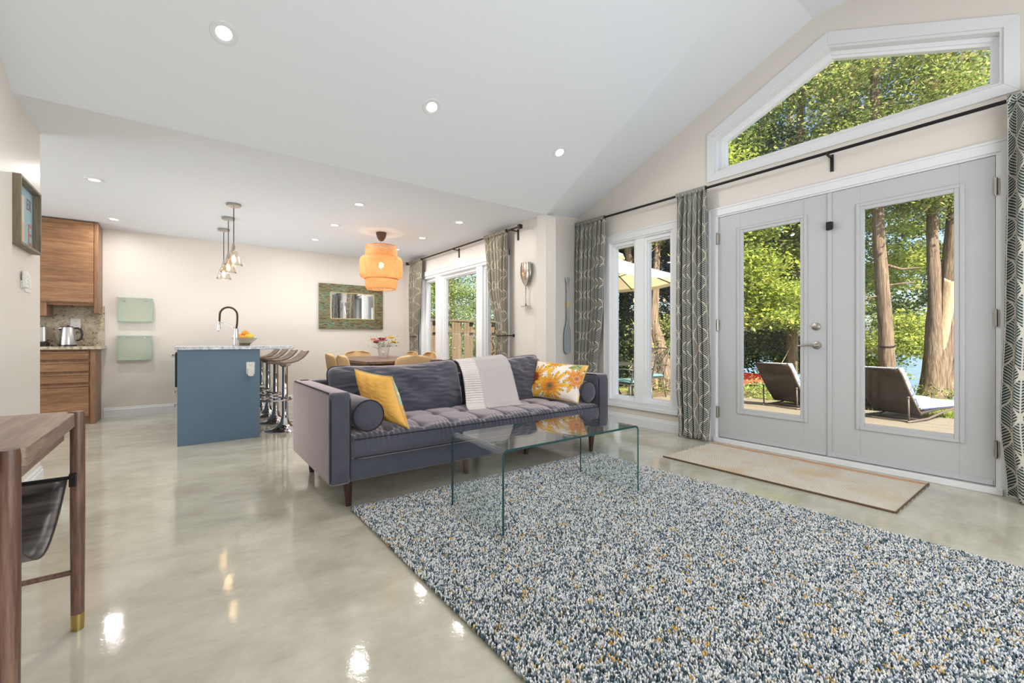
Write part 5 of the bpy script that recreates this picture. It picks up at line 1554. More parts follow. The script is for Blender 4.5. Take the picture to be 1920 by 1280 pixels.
xs = [3.3, 4.4, 6, 8, 8.8, 10, 11, 12, 13, 14, 15, 16, 17]
yy = list(range(-14, 31, 2))
vs = [(x, y, gz(x, y) + (0.03 * mnoise.noise(Vector((x, y, 0))) if x > 8.8 else 0)) for y in yy for x in xs]
n = len(xs)
m.add(vs, [(j*n+i, j*n+i+1, (j+1)*n+i+1, (j+1)*n+i) for j in range(len(yy)-1) for i in range(n-1)])
struct(m.build('ground', m_ground(), smooth=True), 'earth and grass between the house and the lake')
m_, nt, b = newmat('lake_water'); t = NT(nt)
setin(b, Base_Color=S(84, 124, 156), Roughness=0.12, Specular_IOR_Level=0.6)
t.l(t.bump(t.noise(t.coord('Object', (1, 1, 1)), 1.6, 3), 0.5, 0.15), b.inputs['Normal'])
m = MB(); m.add([(14.5, -90, -1.55), (180, -90, -1.55), (180, 90, -1.55), (14.5, 90, -1.55)], [(0, 1, 2, 3)])
struct(m.build('lake', m_), 'blue lake water beyond the trees')

M_deck = m_wood('weathered_deck', S(110, 98, 84), S(132, 120, 104), S(150, 138, 122), 'Y', 1.0, 0.8)
dk_ = sroot('deck', (6.3, 2.0, -0.10)); dk_['label'] = 'weathered timber deck outside the french doors'
first = None
for i in range(28):
    x = 4.43 + i * 0.148
    if first is None:
        m = MB(); m.box(-0.0705, 0.0705, -4.4, 3.0, -0.03, 0.0)
        first = m.build('plank', M_deck, dk_, local=True, bevel=0.003, seg=1); first.location = (x + 0.07 - 6.3, 0, 0)
    else:
        o = first.copy(); COL.objects.link(o); o.parent = dk_
        o.location = (x + 0.07 - 6.3, 0, R.uniform(-0.002, 0.002))
m = MB(); m.box(8.55, 8.58, -2.4, 5.0, -0.20, -0.105); m.build('rim_board', M_deck, dk_)

# leaves
def leaves(name, parent, clumps, size, cols, seed, flat=0.6, per=None, label=None):
    """clumps: (x, y, z, rx, ry, rz, n) ellipsoids filled with small sprays of leaves"""
    g = np.random.default_rng(seed)
    Ps, Ns = [], []
    for (x, y, z, rx, ry, rz, n) in clumps:
        n = int(n * (2.4 if z < 5 else 1.7)); ns = max(6, n // 170)
        d = g.normal(size=(ns, 3)); d /= np.linalg.norm(d, axis=1)[:, None]
        r = g.uniform(0.35, 1.0, ns) ** 0.5
        cs = d * r[:, None] * np.array([rx, ry, rz]) + np.array([x, y, z])
        k = g.integers(0, ns, n)
        off = g.normal(size=(n, 3)) * np.array([0.27, 0.27, 0.09])
        Ps.append(cs[k] + off); Ns.append(k)
    Pn = np.concatenate(Ps); n = len(Pn)
    keep = Pn[:, 0] > 4.9
    Pn = Pn[keep]; n = len(Pn)
    up = g.normal(size=(n, 3)) * flat + np.array([0, 0, 1.0]); up /= np.linalg.norm(up, axis=1)[:, None]
    h = g.normal(size=(n, 3)); a = np.cross(up, h); a /= np.linalg.norm(a, axis=1)[:, None]
    b = np.cross(up, a)
    s = size * 0.54 * g.uniform(0.6, 1.3, n)[:, None]
    V = np.stack([Pn - a * s, Pn - b * s * 0.55 - up * s * 0.12, Pn + a * s, Pn + b * s * 0.55 - up * s * 0.12], axis=1)
    F = (np.arange(n)[:, None] * 4 + np.array([[0, 1, 2, 3]])).ravel()
    pal = np.array(cols)
    ci = g.integers(0, len(pal), n)
    C = np.repeat(pal[ci][:, None, :], 4, axis=1).copy(); C[:, :, :3] *= g.uniform(0.7, 1.25, (n, 1, 1))
    return stuff(raw_mesh(name, V.reshape(-1, 3), F, np.full(n, 4), M_leaf, C.reshape(-1, 4), parent))
YG = [S(180, 188, 86), S(152, 170, 78), S(204, 204, 108), S(126, 146, 66)]
MG = [S(168, 180, 96), S(142, 162, 82), S(196, 200, 122), S(118, 136, 72), S(188, 172, 126)]
DG = [S(58, 80, 44), S(48, 66, 40), S(78, 98, 52), S(64, 84, 54)]
CE = [S(140, 162, 86), S(164, 182, 98), S(110, 132, 70), S(186, 198, 118)]
def m_bark():
    m, nt, b = newmat('cedar_bark'); t = NT(nt)
    v = t.coord('Object', (9, 9, 0.9))
    n1 = t.noise(v, 3, 6, 0.65, 0.6); n2 = t.noise(t.coord('Object'), 2.2, 3)
    c = t.ramp(n1, [(0.32, S(70, 57, 47)), (0.5, S(124, 105, 88)), (0.68, S(166, 148, 128))])
    c = t.mix(t.math('MULTIPLY', n2, 0.5), c, S(110, 88, 68))
    t.l(c, b.inputs['Base Color']); t.l(t.bump(n1, 0.9, 0.03), b.inputs['Normal']); setin(b, Roughness=0.95)
    return m
M_bark = m_bark()
def rough_tube(mb, pts, rads, seed, n=18, sub=8):
    """trunk with uneven girth"""
    P2, R2 = [], []
    for i in range(len(pts) - 1):
        for k in range(sub):
            f = k / sub
            P2.append(Vector(pts[i]).lerp(Vector(pts[i+1]), f)); R2.append(rads[i] + (rads[i+1] - rads[i]) * f)
    P2.append(Vector(pts[-1])); R2.append(rads[-1])
    o = len(mb.v); mb.tube(P2, R2, n)
    for i in range(o, len(mb.v)):
        p = Vector(mb.v[i]); j = min(len(P2) - 1, (i - o) // n)
        d = p - P2[j]
        k = 1 + 0.16 * mnoise.noise(Vector((d.x * 9 + seed, d.y * 9, p.z * 1.1))) + 0.08 * mnoise.noise(Vector((d.x * 22, d.y * 22 + seed, p.z * 2.6)))
        mb.v[i] = tuple(P2[j] + d * k)
def tree(name, label, x, y, stems, clumps, size, cols, seed, group='trees outside', branches=()):
    z0 = gz(x, y) - 0.05
    t_ = thing(name, label, 'tree', (x, y, z0), group)
    m = MB()
    for pts, rads in stems: rough_tube(m, pts, rads, seed)
    m.build('trunk', M_bark, t_, smooth=True)
    if branches:
        m = MB()
        for pts, r in branches: m.tube(pts, [r * (1 - 0.6 * i / (len(pts) - 1)) for i in range(len(pts))], 7)
        m.build('branch', M_bark, t_, smooth=True)
    if clumps: leaves('foliage', t_, clumps, size, cols, seed)
    return t_
# the two big trunks seen through the door without a handle
tree('lakeside_tree', 'straight brown trunk rising behind the lounger in the door without a handle', 11.6, 2.5,
     [([(11.62, 2.49, -0.3), (11.56, 2.54, 1.2), (11.46, 2.62, 3.0), (11.36, 2.70, 7.5)], [0.15, 0.125, 0.105, 0.07])],
     [(11.4, 2.6, 5.6, 1.5, 1.5, 1.7, 9000), (11.6, 2.2, 8.0, 1.5, 1.6, 1.5, 6000), (11.0, 3.3, 4.3, 0.8, 0.8, 0.5, 2200), (12.0, 2.0, 3.9, 0.7, 0.6, 0.35, 1500)], 0.075, MG, 11,
     branches=[([(11.50, 2.58, 2.55), (11.85, 2.35, 2.45), (12.3, 2.15, 2.50)], 0.035), ([(11.52, 2.57, 2.1), (11.9, 2.38, 2.16), (12.2, 2.2, 2.2)], 0.022), ([(11.5, 2.6, 1.9), (11.2, 2.9, 1.85)], 0.02)])
tree('split_trunk_tree', 'broad pale split trunk with torn bark beside the lake view', 12.68, 2.06,
     [([(12.70, 2.04, -0.35), (12.76, 1.98, 0.7), (12.77, 1.99, 1.7), (12.74, 2.02, 3.2), (12.72, 2.05, 7.0)], [0.24, 0.19, 0.115, 0.095, 0.07]),
      ([(12.80, 1.95, -0.2), (12.87, 1.88, 0.9), (12.97, 1.78, 1.9), (13.06, 1.70, 3.4), (13.2, 1.6, 7.0)], [0.17, 0.19, 0.19, 0.17, 0.10]),
      ([(12.86, 1.88, -0.2), (13.10, 1.65, 0.6), (13.45, 1.35, 1.5)], [0.14, 0.10, 0.07])],
     [(12.9, 1.8, 5.6, 1.5, 1.5, 1.5, 4200), (13.2, 1.4, 7.6, 1.6, 1.5, 1.5, 3600), (12.6, 2.3, 4.2, 0.9, 0.8, 0.35, 1800)], 0.075, MG, 12)
m = MB()                                       # bare torn wood on the house side of the split trunk
def torn(u, v):
    z = 0.75 + 1.45 * v; k = (z - 0.9) / 1.0
    cx, cy = 12.87 + 0.10 * k, 1.88 - 0.10 * k
    w = (0.03 + 0.10 * v ** 0.8 + 0.012 * math.sin(v * 9))
    r = 0.212
    a = PI + 0.14 + (2 * u - 1) * w / r
    return (cx + math.cos(a) * r, cy + math.sin(a) * r, z + 0.09 * abs(2 * u - 1) * max(0, v - 0.85) / 0.15 + 0.01 * math.sin(u * 40))
m.grid(torn, 16, 30)
tw = m.build('torn_wood', m_wood('torn_cedar_wood', S(150, 122, 92), S(198, 172, 138), S(222, 202, 172), 'Z', 1.2, 0.9), bpy.data.objects['split_trunk_tree'], smooth=True)
sw_ = tw.modifiers.new('thickness', 'SOLIDIFY'); sw_.thickness = 0.02; sw_.offset = 0
tree('young_maple', 'bright yellow-green maple near the house, filling the low corner of the peaked window', 9.6, 5.1,
     [([(9.6, 5.1, -0.2), (9.65, 5.1, 2.0), (9.7, 5.0, 4.5)], [0.06, 0.05, 0.03])],
     [(9.6, 4.9, 3.6, 1.0, 0.9, 0.6, 3600), (9.9, 4.7, 2.6, 0.8, 0.7, 0.35, 2200), (9.4, 5.2, 4.6, 1.0, 1.0, 0.6, 3500), (10.3, 4.3, 2.0, 0.7, 0.6, 0.3, 1500), (10.0, 4.5, 1.5, 0.7, 0.6, 0.25, 900)], 0.085, YG, 13)
tree('tall_maple', 'tall green maple behind the peaked window, middle of the glass', 12.4, 4.6,
     [([(12.4, 4.6, -0.3), (12.4, 4.5, 4.0), (12.5, 4.3, 9.0)], [0.14, 0.11, 0.06])],
     [(12.2, 4.4, 6.2, 1.8, 1.6, 1.6, 9000), (12.4, 4.2, 8.6, 1.8, 1.6, 1.6, 7000), (12.0, 4.6, 3.6, 1.5, 1.3, 0.9, 5500), (12.3, 4.4, 1.9, 1.3, 1.1, 0.7, 4200)], 0.08, [*MG, YG[3], YG[1]], 14)
tree('leaning_cedar', 'leafy tree by the shore behind the end curtain and the peaked window', 14.6, 0.6,
     [([(14.6, 0.6, -1.2), (14.6, 0.6, 4.0), (14.5, 0.6, 9.0)], [0.15, 0.12, 0.06])],
     [(14.4, 0.7, 6.5, 1.8, 1.7, 1.6, 3600), (14.7, 0.4, 9.0, 1.6, 1.6, 1.5, 2400), (15.5, 2.0, 5.0, 1.5, 1.2, 1.2, 2400)], 0.08, MG, 15)
tree('shore_tree', 'yellow-green tree hanging low over the lake between the two trunks', 15.2, 4.2,
     [([(15.2, 4.2, -1.5), (15.0, 4.1, 3.0), (15.0, 4.0, 8.0)], [0.14, 0.10, 0.05])],
     [(14.8, 3.6, 3.2, 1.6, 1.3, 1.0, 5500), (15.0, 3.2, 1.1, 1.3, 0.9, 0.55, 3200), (14.6, 3.9, 0.2, 0.9, 0.7, 0.5, 2200), (15.6, 3.6, 6.0, 1.8, 1.6, 1.6, 5500)], 0.09, [*YG, MG[2]], 16)
tree('forest_tree', 'dense dark green tree behind the hammock', 13.0, 7.0,
     [([(13.0, 7.0, -0.4), (13.0, 7.0, 4.0), (13.0, 6.9, 9.0)], [0.16, 0.12, 0.06])],
     [(12.8, 6.6, 1.2, 1.8, 1.5, 1.2, 6500), (12.6, 6.6, 3.6, 1.9, 1.6, 1.3, 7000), (12.8, 6.4, 6.4, 2.0, 1.7, 1.8, 7000), (13.6, 5.6, 0.6, 1.2, 1.0, 0.8, 3200)], 0.085, [*DG, MG[1], MG[3]], 17)
tree('forest_tree', 'dark broad tree seen behind the open parasol', 10.3, 8.2,
     [([(10.3, 8.2, -0.3), (10.2, 8.1, 3.0), (10.3, 8.0, 8.0)], [0.17, 0.13, 0.07])],
     [(10.0, 7.9, 1.0, 1.5, 1.3, 1.1, 6500), (10.2, 7.8, 3.4, 1.8, 1.6, 1.4, 8000), (10.2, 7.6, 6.0, 1.8, 1.6, 1.6, 5000), (10.9, 7.2, 1.7, 1.3, 1.0, 1.1, 6500), (11.0, 7.3, 3.6, 1.4, 1.1, 1.3, 6500), (10.8, 7.1, 0.3, 1.3, 1.0, 0.6, 3500)], 0.08, DG, 18)
tree('forest_tree', 'dark tree filling the left pane of the casement window', 7.9, 8.6,
     [([(7.9, 8.6, -0.2), (7.9, 8.6, 3.0), (7.9, 8.5, 7.0)], [0.14, 0.10, 0.06])],
     [(7.7, 8.3, 1.0, 1.3, 1.1, 1.1, 6500), (7.8, 8.2, 3.3, 1.5, 1.3, 1.3, 7000), (9.0, 7.4, 0.5, 0.9, 0.7, 0.7, 3500)], 0.075, DG, 19)
tree('crooked_tree', 'crooked bare trunk standing behind the garden chair', 8.5, 6.0,
     [([(8.55, 5.95, -0.25), (8.50, 6.05, 0.8), (8.40, 6.15, 1.6), (8.20, 6.35, 2.6), (8.0, 6.5, 4.5)], [0.13, 0.10, 0.085, 0.075, 0.04]),
      ([(8.78, 5.80, -0.3), (8.75, 5.85, 0.5), (8.6, 6.0, 1.4), (8.7, 5.95, 3.6)], [0.20, 0.15, 0.10, 0.05])],
     [(8.3, 6.3, 3.9, 1.0, 0.9, 0.7, 2600), (9.2, 6.3, 0.9, 0.7, 0.6, 0.7, 1500)], 0.07, MG, 20,
     branches=[([(8.2, 6.3, 2.6), (8.45, 6.1, 2.9), (8.6, 5.9, 3.1)], 0.02), ([(8.1, 6.4, 2.9), (8.4, 6.1, 2.7), (8.5, 5.9, 2.85)], 0.012), ([(8.25, 6.3, 2.5), (8.0, 6.5, 2.9), (7.8, 6.6, 3.0)], 0.015)])
tree('far_tree', 'tall tree at the back, behind the tall maple', 17.0, 6.5,
     [([(17.0, 6.5, -2.0), (17.0, 6.4, 5.0), (17.0, 6.3, 11.0)], [0.2, 0.15, 0.07])],
     [(16.8, 6.2, 2.6, 2.4, 2.0, 2.2, 7000), (16.8, 6.0, 7.0, 2.4, 2.2, 2.6, 7000), (18.5, 3.4, 6.2, 2.2, 2.0, 2.0, 5500), (18.5, 3.6, 10.0, 2.2, 2.0, 2.2, 4000), (19.0, 3.7, 2.9, 1.6, 1.4, 1.2, 3500), (20.5, 3.0, 4.4, 1.6, 1.4, 1.2, 3000)], 0.11, [*MG, *DG], 21)
for i, (x, y, h, l) in enumerate(((4.9, 11.0, 5.2, 'cedar behind the fence, at the mirror end of the dining window'), (6.3, 11.2, 6.0, 'sunlit cedar behind the fence, middle of the dining window'), (7.9, 11.0, 5.4, 'cedar behind the fence, partly covered by the tied curtain'), (5.6, 12.8, 7.0, 'taller dark cedar standing behind the fence cedars'))):
    tree('cedar', l, x, y, [([(x, y, -0.2), (x, y, h * 0.6), (x, y, h)], [0.10, 0.07, 0.03])],
         [(x, y, 0.9 + k * h / 5.5, 1.05 - k * 0.14, 1.0 - k * 0.14, h / 7.5, 4600 - k * 560) for k in range(6)], 0.055, CE if i < 3 else DG, 30 + i)
# far shore and undergrowth nobody could count
leaves('far_shore_trees', None, [(90 + 4 * math.sin(i), -60 + i * 6.5, 3.0, 4, 4, 5.0, 260) for i in range(26)], 0.9, [*DG, *MG], 41)
bpy.data.objects['far_shore_trees']['label'] = 'dark treeline on the far shore of the lake'; bpy.data.objects['far_shore_trees']['category'] = 'treeline'
leaves('undergrowth', None, [(9.2 + 0.5 * math.sin(i * 2.1), 3.6 + i * 0.42, -0.02, 0.5, 0.4, 0.16, 300) for i in range(14)] + [(12.6 + 0.5 * math.sin(i * 3), -0.4 + i * 0.5, -0.15, 0.5, 0.4, 0.2, 160) for i in range(9)], 0.05, [*MG, *CE], 42)
bpy.data.objects['undergrowth']['label'] = 'low green plants on the ground beyond the deck'; bpy.data.objects['undergrowth']['category'] = 'plants'
# grass beyond the deck
g = np.random.default_rng(50); n = 14000
gx_ = g.uniform(8.6, 12.5, n); gy_ = g.uniform(-0.6, 3.2, n)
gzv = np.array([gz(a, 0) for a in gx_]); hh = g.uniform(0.03, 0.09, n); th = g.uniform(0, PI, n); w_ = 0.006
V = np.zeros((n, 3, 3))
V[:, 0] = np.stack([gx_ - np.cos(th) * w_, gy_ - np.sin(th) * w_, gzv], 1); V[:, 1] = np.stack([gx_ + np.cos(th) * w_, gy_ + np.sin(th) * w_, gzv], 1)
V[:, 2] = np.stack([gx_ + g.normal(size=n) * 0.02, gy_ + g.normal(size=n) * 0.02, gzv + hh], 1)
pal = np.array(YG + MG[:2]); C = np.repeat(pal[g.integers(0, 6, n)][:, None, :], 3, axis=1)
o = stuff(raw_mesh('grass', V.reshape(-1, 3), np.arange(n * 3), np.full(n, 3), M_leaf, C.reshape(-1, 4)))
tag(o, 'bright grass between the deck and the lake', 'grass')

# loungers on the deck
def m_wicker():
    m, nt, b = newmat('brown_wicker'); t = NT(nt)
    v = t.coord('Object'); sp = t.n('SeparateXYZ'); t.l(v, sp.inputs[0])
    a = t.math('SINE', t.math('MULTIPLY', sp.outputs[1], 2 * PI / 0.016)); c2 = t.math('SINE', t.math('MULTIPLY', sp.outputs[2], 2 * PI / 0.016))
    f = t.math('MULTIPLY', a, c2)
    t.l(t.mix(t.math('MULTIPLY_ADD', f, 0.5, 0.5), S(40, 34, 32), S(80, 70, 66)), b.inputs['Base Color'])
    t.l(t.bump(f, 0.5, 0.004), b.inputs['Normal']); setin(b, Roughness=0.6)
    return m
M_wick = m_wicker()
m_, nt, b = newmat('blue_white_cushion'); t = NT(nt)
vo = t.vor(t.coord('Object'), 9, 'DISTANCE_TO_EDGE')
t.l(t.mix(t.math('LESS_THAN', vo, 0.035), S(226, 228, 236), S(88, 104, 160)), b.inputs['Base Color']); setin(b, Roughness=0.85)
M_cush = m_
M_cushE = P('cushion_piping_blue', S(74, 86, 140), 0.8)
M_tube = P('lounger_frame', S(96, 84, 76), 0.5)
lo_ = thing('sun_lounger', 'brown wicker lounger with blue and white cushion, behind the door without a handle', 'sun lounger', (0, 0, 0), 'wicker loungers outside the french doors')
W2 = 0.27
def back_pt(u, v):
    x = -0.47 * v - 0.03 * math.sin(PI * v); z = 0.09 + 0.635 * v
    return (x - 0.035 * max(0, v - 0.85) / 0.15, (2 * u - 1) * W2, z)
m = MB(); m.grid(back_pt, 6, 16); o = m.build('backrest', M_wick, lo_, smooth=True, local=True); s_ = o.modifiers.new('thickness', 'SOLIDIFY'); s_.thickness = 0.022
m = MB(); m.grid(lambda u, v: (1.30 * v, (2 * u - 1) * W2, 0.09 + 0.05 * math.sin(PI * v * 0.9)), 6, 20); o = m.build('seat', M_wick, lo_, smooth=True, local=True); s_ = o.modifiers.new('thickness', 'SOLIDIFY'); s_.thickness = 0.022
for s in (-1, 1):
    m = MB(); y = s * (W2 + 0.005)
    m.tube([(-0.30, y, 0.015), (-0.1, y, 0.02), (0.15, y, 0.03), (0.5, y, 0.10), (0.9, y, 0.155), (1.30, y, 0.13)], 0.015, 8)
    m.tube([(back_pt(0, k / 8)[0] - 0.005, y, back_pt(0, k / 8)[2]) for k in range(9)], 0.014, 8)
    m.build('side_rail', M_tube, lo_, smooth=True, local=True)
    m = MB(); m.tube([(-0.27, y, 0.0), (-0.285, y, 0.33)], 0.011, 8); m.ball((-0.285, y, 0.335), 0.018, 8, 6); m.build('leg', M_tube, lo_, smooth=True, local=True)
    m = MB(); m.tube([(1.22, y, 0.13), (1.28, y, 0.0)], 0.013, 8); m.build('leg', M_tube, lo_, smooth=True, local=True)
m = MB(); m.tube([(-0.27, -W2, 0.015), (-0.27, W2, 0.015)], 0.010, 8); m.tube([(-0.05, -W2, 0.03), (-0.05, W2, 0.03)], 0.012, 8); m.build('cross_bar', M_tube, lo_, local=True)
cu = MB(); pillow(cu, (0.66, 0, 0.165), (0.62, 0, 0), (0, W2 - 0.01, 0), (0, 0, 1), 0.09, 24, 12, 6, 0.01); o = weld(cu.build('seat_pad', M_cush, lo_, smooth=True, local=True))
cu = MB(); dv = Vector((-0.47, 0, 0.635)).normalized(); pillow(cu, (-0.155, 0, 0.44), dv * 0.36, (0, W2 - 0.01, 0), Vector((0.635, 0, 0.47)), 0.08, 16, 12, 6, 0.01); o = weld(cu.build('back_pad', M_cush, lo_, smooth=True, local=True))
m = MB()
for s in (-1, 1): m.tube([(0.05, s * (W2 - 0.01), 0.165), (1.27, s * (W2 - 0.01), 0.165)], 0.007, 6)
m.build('piping', M_cushE, lo_, local=True)
lo_.location = (7.99, 1.63, -0.10); lo_.rotation_euler = (0, 0, math.radians(-16))
dup(lo_, (8.02, 2.98, -0.10), math.radians(-12), 'brown wicker lounger seen through the door with the lever handle')
dup(lo_, (8.9, 2.15, -0.152), math.radians(-14), 'farther wicker lounger mostly hidden behind the near lounger')
bk = thing('garden_pail', 'small teal pail on the grass behind the near lounger', 'pail', (8.75, 1.98, -0.15))
m = MB(); m.lathe([(0, 0), (0.07, 0), (0.085, 0.14), (0.09, 0.145), (0.082, 0.146), (0.068, 0.01), (0, 0.01)], (8.75, 1.98, -0.15), 18); m.build('pail_body', P('teal_plastic', S(56, 150, 150), 0.4), bk, smooth=True, auto=40)
m = MB(); m.tube([(8.75 + 0.086 * math.cos(PI * i / 10), 1.98, -0.012 + 0.07 * math.sin(PI * i / 10)) for i in range(11)], 0.004, 6); m.build('handle', M_whitepl, bk)

# hammock
hm = thing('hammock', 'red fabric hammock slung low among the trees', 'hammock', (10.6, 5.1, 0.1))
A_, B_ = Vector((9.8, 5.74, 0.45)), Vector((11.35, 4.58, 0.08))
def ham(u, v):
    p = A_.lerp(B_, u); w = 0.04 + 0.24 * math.sin(PI * min(1, max(0, u))) ** 0.7
    nrm_ = Vector((0.6, 0.8, 0)); a = (v - 0.5) * 2
    return p + Vector((0, 0, -0.16 * math.sin(PI * u) + w * 0.55 * a)) + nrm_ * (w * 0.8 * (1 - a * a))
m = MB(); m.grid(ham, 30, 10); o = m.build('hammock_cloth', P('red_canvas', S(176, 58, 50), 0.85), hm, smooth=True)
m = MB(); m.tube([A_, Vector((9.0, 6.3, 1.0))], 0.008, 6); m.tube([B_, Vector((12.35, 4.55, 0.9))], 0.008, 6); m.build('rope', P('rope_tan', S(150, 130, 100), 0.9), hm)
# strap and line on the straight trunk
sb = thing('trunk_strap', 'black strap tied round the straight trunk', 'strap', (11.58, 2.52, 0.85))
m = MB(); m.tube([(11.575 + 0.138 * math.cos(2 * PI * i / 24), 2.525 + 0.138 * math.sin(2 * PI * i / 24), 0.87 + 0.02 * math.cos(2 * PI * i / 24)) for i in range(25)], 0.014, 6, False); m.tube([(11.42, 2.62, 0.86), (11.22, 2.86, 0.66), (10.9, 3.1, 0.55)], 0.010, 6); m.build('strap_loop', M_black, sb)
m = MB(); m.tube([(11.24, 2.84, 0.70), (11.24, 2.84, -0.1)], 0.012, 6); m.build('strap_tail', M_black, sb)

# parasol, garden table and chairs
UX, UY, UZ = 6.08, 5.45, -0.15
um = thing('parasol', 'large two-tier cream parasol open over the garden table', 'parasol', (UX, UY, UZ))
m_, nt, b = newmat('cream_canvas'); setin(b, Base_Color=S(236, 226, 206), Roughness=0.85); t = NT(nt)
tl = t.n('BsdfTranslucent'); tl.inputs[0].default_value = S(236, 214, 170); mx = t.n('MixShader'); mx.inputs[0].default_value = 0.4
t.l(b.outputs[0], mx.inputs[1]); t.l(tl.outputs[0], mx.inputs[2]); t.l(mx.outputs[0], nt.nodes['Material Output'].inputs[0])
M_canv = m_
def umb(r0, z0, r1, z1, sag, drop):
    m = MB()
    for k in range(8):
        a0, a1 = 2 * PI * k / 8 + 0.2, 2 * PI * (k + 1) / 8 + 0.2
        def fn(u, v):
            r = r0 + (r1 - r0) * v
            p = Vector((math.cos(a0), math.sin(a0), 0)).lerp(Vector((math.cos(a1), math.sin(a1), 0)), u) * r
            return (UX + p.x, UY + p.y, z0 + (z1 - z0) * v ** 0.85 - sag * math.sin(PI * u) * v)
        m.grid(fn, 6, 8)
        if drop:
            vs = [fn(i / 6, 1) for i in range(7)]
            m.add(vs + [(a, b_, c - drop) for a, b_, c in vs], [(i, i + 1, i + 8, i + 7) for i in range(6)])
    return m
umb(0.30, 2.50, 1.42, 2.06, 0.03, 0.06).build('canopy', M_canv, um, smooth=True, auto=25)
umb(0.02, 2.78, 0.52, 2.50, 0.01, 0.03).build('vent_cap', M_canv, um, smooth=True, auto=25)
m = MB(); m.cyl((UX, UY, UZ), (UX, UY, 2.80), 0.022, n=12); m.build('pole', M_bronze, um, smooth=True, auto=40)
m = MB(); m.lathe([(0, 0), (0.26, 0), (0.25, 0.05), (0.06, 0.08), (0.04, 0.2), (0, 0.2)], (UX, UY, UZ), 24); m.build('base', M_black, um, smooth=True, auto=40)
for k in range(8):
    a = 2 * PI * k / 8 + 0.2
    m = MB(); m.tube([(UX + 0.03 * math.cos(a), UY + 0.03 * math.sin(a), 2.70), (UX + 0.3 * math.cos(a), UY + 0.3 * math.sin(a), 2.465), (UX + 1.40 * math.cos(a), UY + 1.40 * math.sin(a), 2.035)], 0.010, 6)
    m.tube([(UX + 0.03 * math.cos(a), UY + 0.03 * math.sin(a), 2.0), (UX + 0.75 * math.cos(a), UY + 0.75 * math.sin(a), 2.28)], 0.008, 6); m.build('rib', M_bronze, um)
ln_ = thing('hanging_lantern', 'small glowing lantern hanging behind the parasol edge', 'lantern', (7.05, 5.35, 1.72))
m = MB(); m.tube([(7.05, 5.35, 1.82), (7.05, 5.35, 2.02)], 0.004, 6); m.lathe([(0, 1.83), (0.03, 1.81), (0.035, 1.80), (0, 1.80)], (7.05, 5.35, 0), 12); m.build('hanger', M_bronze, ln_)
m = MB(); m.lathe([(0, 1.80), (0.022, 1.80), (0.026, 1.76), (0.02, 1.72), (0, 1.72)], (7.05, 5.35, 0), 14); m.build('glowing_glass', emis('lantern_glow', (1.0, 0.72, 0.3, 1), 1.6), ln_, smooth=True)
gt = thing('garden_table', 'dark round garden table under the parasol', 'table', (6.08, 5.45, -0.15))
m = MB(); m.lathe([(0.03, 0.55), (0.62, 0.55), (0.64, 0.56), (0.64, 0.575), (0.62, 0.58), (0.03, 0.58)], (UX, UY, 0), 40, None, True); m.build('tabletop', P('dark_cast_metal', S(70, 70, 66), 0.4, 0.4), gt, smooth=True, auto=40)
M_cast = P('cast_metal_grey', S(98, 96, 88), 0.5, 0.5)
for k in range(4):
    a = PI / 4 + k * PI / 2; ca, sa = math.cos(a), math.sin(a)
    m = MB(); m.tube([(UX + ca * r, UY + sa * r, z) for r, z in ((0.5, 0.55), (0.42, 0.35), (0.38, 0.1), (0.5, -0.15))], 0.016, 8); m.build('leg', M_black, gt, smooth=True)
gc = thing('garden_chair', 'cast metal garden chair with ornate back and teal seat pad beside the crooked trunk', 'chair', (0, 0, 0), 'cast metal garden chairs')
def gb(s, h): return (-0.24 - 0.12 * h - 0.02 * math.cos(s * 3), s * (0.21 + 0.03 * h), 0.42 + 0.53 * h)
m = MB(); lp = [gb(-1, k / 8) for k in range(9)] + [(gb(0, 1)[0], s * 0.24, 0.95 + 0.035 * (1 - s * s)) for s in (-0.7, -0.35, 0, 0.35, 0.7)] + [gb(1, k / 8) for k in range(8, -1, -1)]
m.tube(lp, 0.013, 8); m.build('back_frame', M_cast, gc, smooth=True, local=True)
m = MB()
for s0, s1 in ((-0.75, 0.75), (0.75, -0.75), (-0.3, 0.95), (0.3, -0.95), (-0.95, 0.3), (0.95, -0.3)):
    m.tube([gb(s0 + (s1 - s0) * k / 10 + 0.12 * math.sin(k / 10 * 2 * PI), 0.05 + 0.92 * k / 10) for k in range(11)], 0.008, 6)
for c0, r0 in ((0.35, 0.22), (0.68, 0.22)):
    m.tube([gb(r0 * 1.5 * math.cos(2 * PI * k / 16), c0 + r0 * 0.75 * math.sin(2 * PI * k / 16)) for k in range(17)], 0.008, 6, False)
m.build('back_lattice', M_cast, gc, smooth=True, local=True)
m = MB(); m.box(-0.24, 0.24, -0.24, 0.24, 0.41, 0.43); m.build('seat', M_cast, gc, local=True, bevel=0.008)
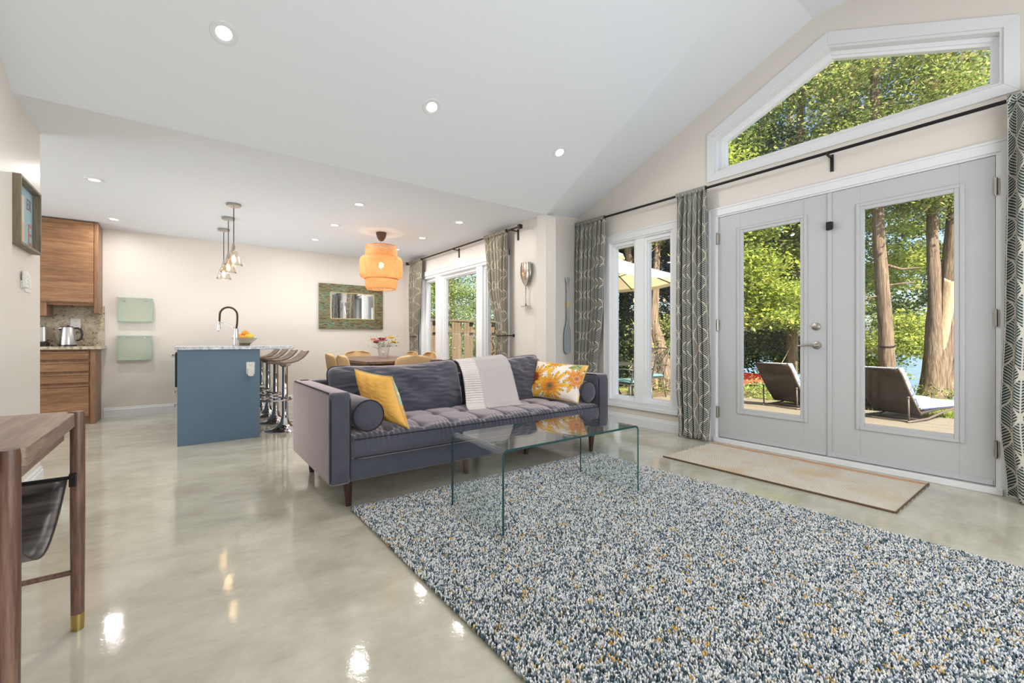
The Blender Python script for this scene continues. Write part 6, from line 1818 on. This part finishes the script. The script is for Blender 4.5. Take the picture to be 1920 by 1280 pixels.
m = MB(); pillow(m, (0, 0, 0.462), (0.24, 0, 0), (0, 0.24, 0), (0, 0, 1), 0.075, 14, 14, 5, 0.02); weld(m.build('seat_pad', P('teal_seat_pad', S(92, 128, 132), 0.85), gc, smooth=True, local=True))
for x, y in ((0.22, 0.22), (0.22, -0.22), (-0.22, 0.22), (-0.22, -0.22)):
    m = MB(); m.tube([(x, y, 0.415), (x * 1.05, y * 1.05, 0.2), (x * 1.2, y * 1.15, 0)], [0.016, 0.013, 0.012], 8); m.build('leg', M_cast, gc, smooth=True, local=True)
for s in (-1, 1):
    m = MB(); m.tube([(-0.30, s * 0.235, 0.66), (-0.1, s * 0.26, 0.67), (0.12, s * 0.26, 0.65), (0.22, s * 0.25, 0.56), (0.2, s * 0.23, 0.43)], 0.011, 8); m.build('arm', M_cast, gc, smooth=True, local=True)
gc.location = (7.22, 5.20, -0.15); gc.rotation_euler = (0, 0, math.radians(170))
dup(gc, (6.0, 4.62, -0.15), math.radians(80), 'cast metal garden chair under the parasol with its back to the house')

# fence outside the dining window
fn_ = thing('board_fence', 'weathered shadow-board fence outside the dining window', 'fence', (6.2, 9.3, -0.15))
M_fence = m_wood('fence_board', S(74, 61, 48), S(104, 87, 68), S(130, 110, 87), 'Z', 1.0, 0.85)
bd = None
for i in range(34):
    x = 3.6 + i * 0.168
    if bd is None:
        m = MB(); m.box(-0.072, 0.072, -0.010, 0.010, 0.05, 1.58); bd = m.build('board', M_fence, fn_, local=True, bevel=0.003, seg=1); o = bd
    else:
        o = bd.copy(); COL.objects.link(o); o.parent = fn_
    o.location = (x - 6.2, -0.045 if i % 2 == 0 else 0.045, 0); o.rotation_euler = (0, 0, R.uniform(-0.02, 0.02))
for z in (0.30, 1.36):
    m = MB(); m.box(3.5, 9.3, 9.27, 9.33, z - 0.15 - 0.04, z - 0.15 + 0.04); m.build('rail', M_fence, fn_)
m = MB(); m.box(3.5, 9.3, 9.22, 9.38, 1.44, 1.48); m.build('cap_rail', M_fence, fn_, bevel=0.004)
for x in (3.55, 5.4, 7.25, 9.2):
    m = MB(); m.box(x - 0.045, x + 0.045, 9.25, 9.35, -0.15, 1.44); m.build('post', M_fence, fn_, bevel=0.004)
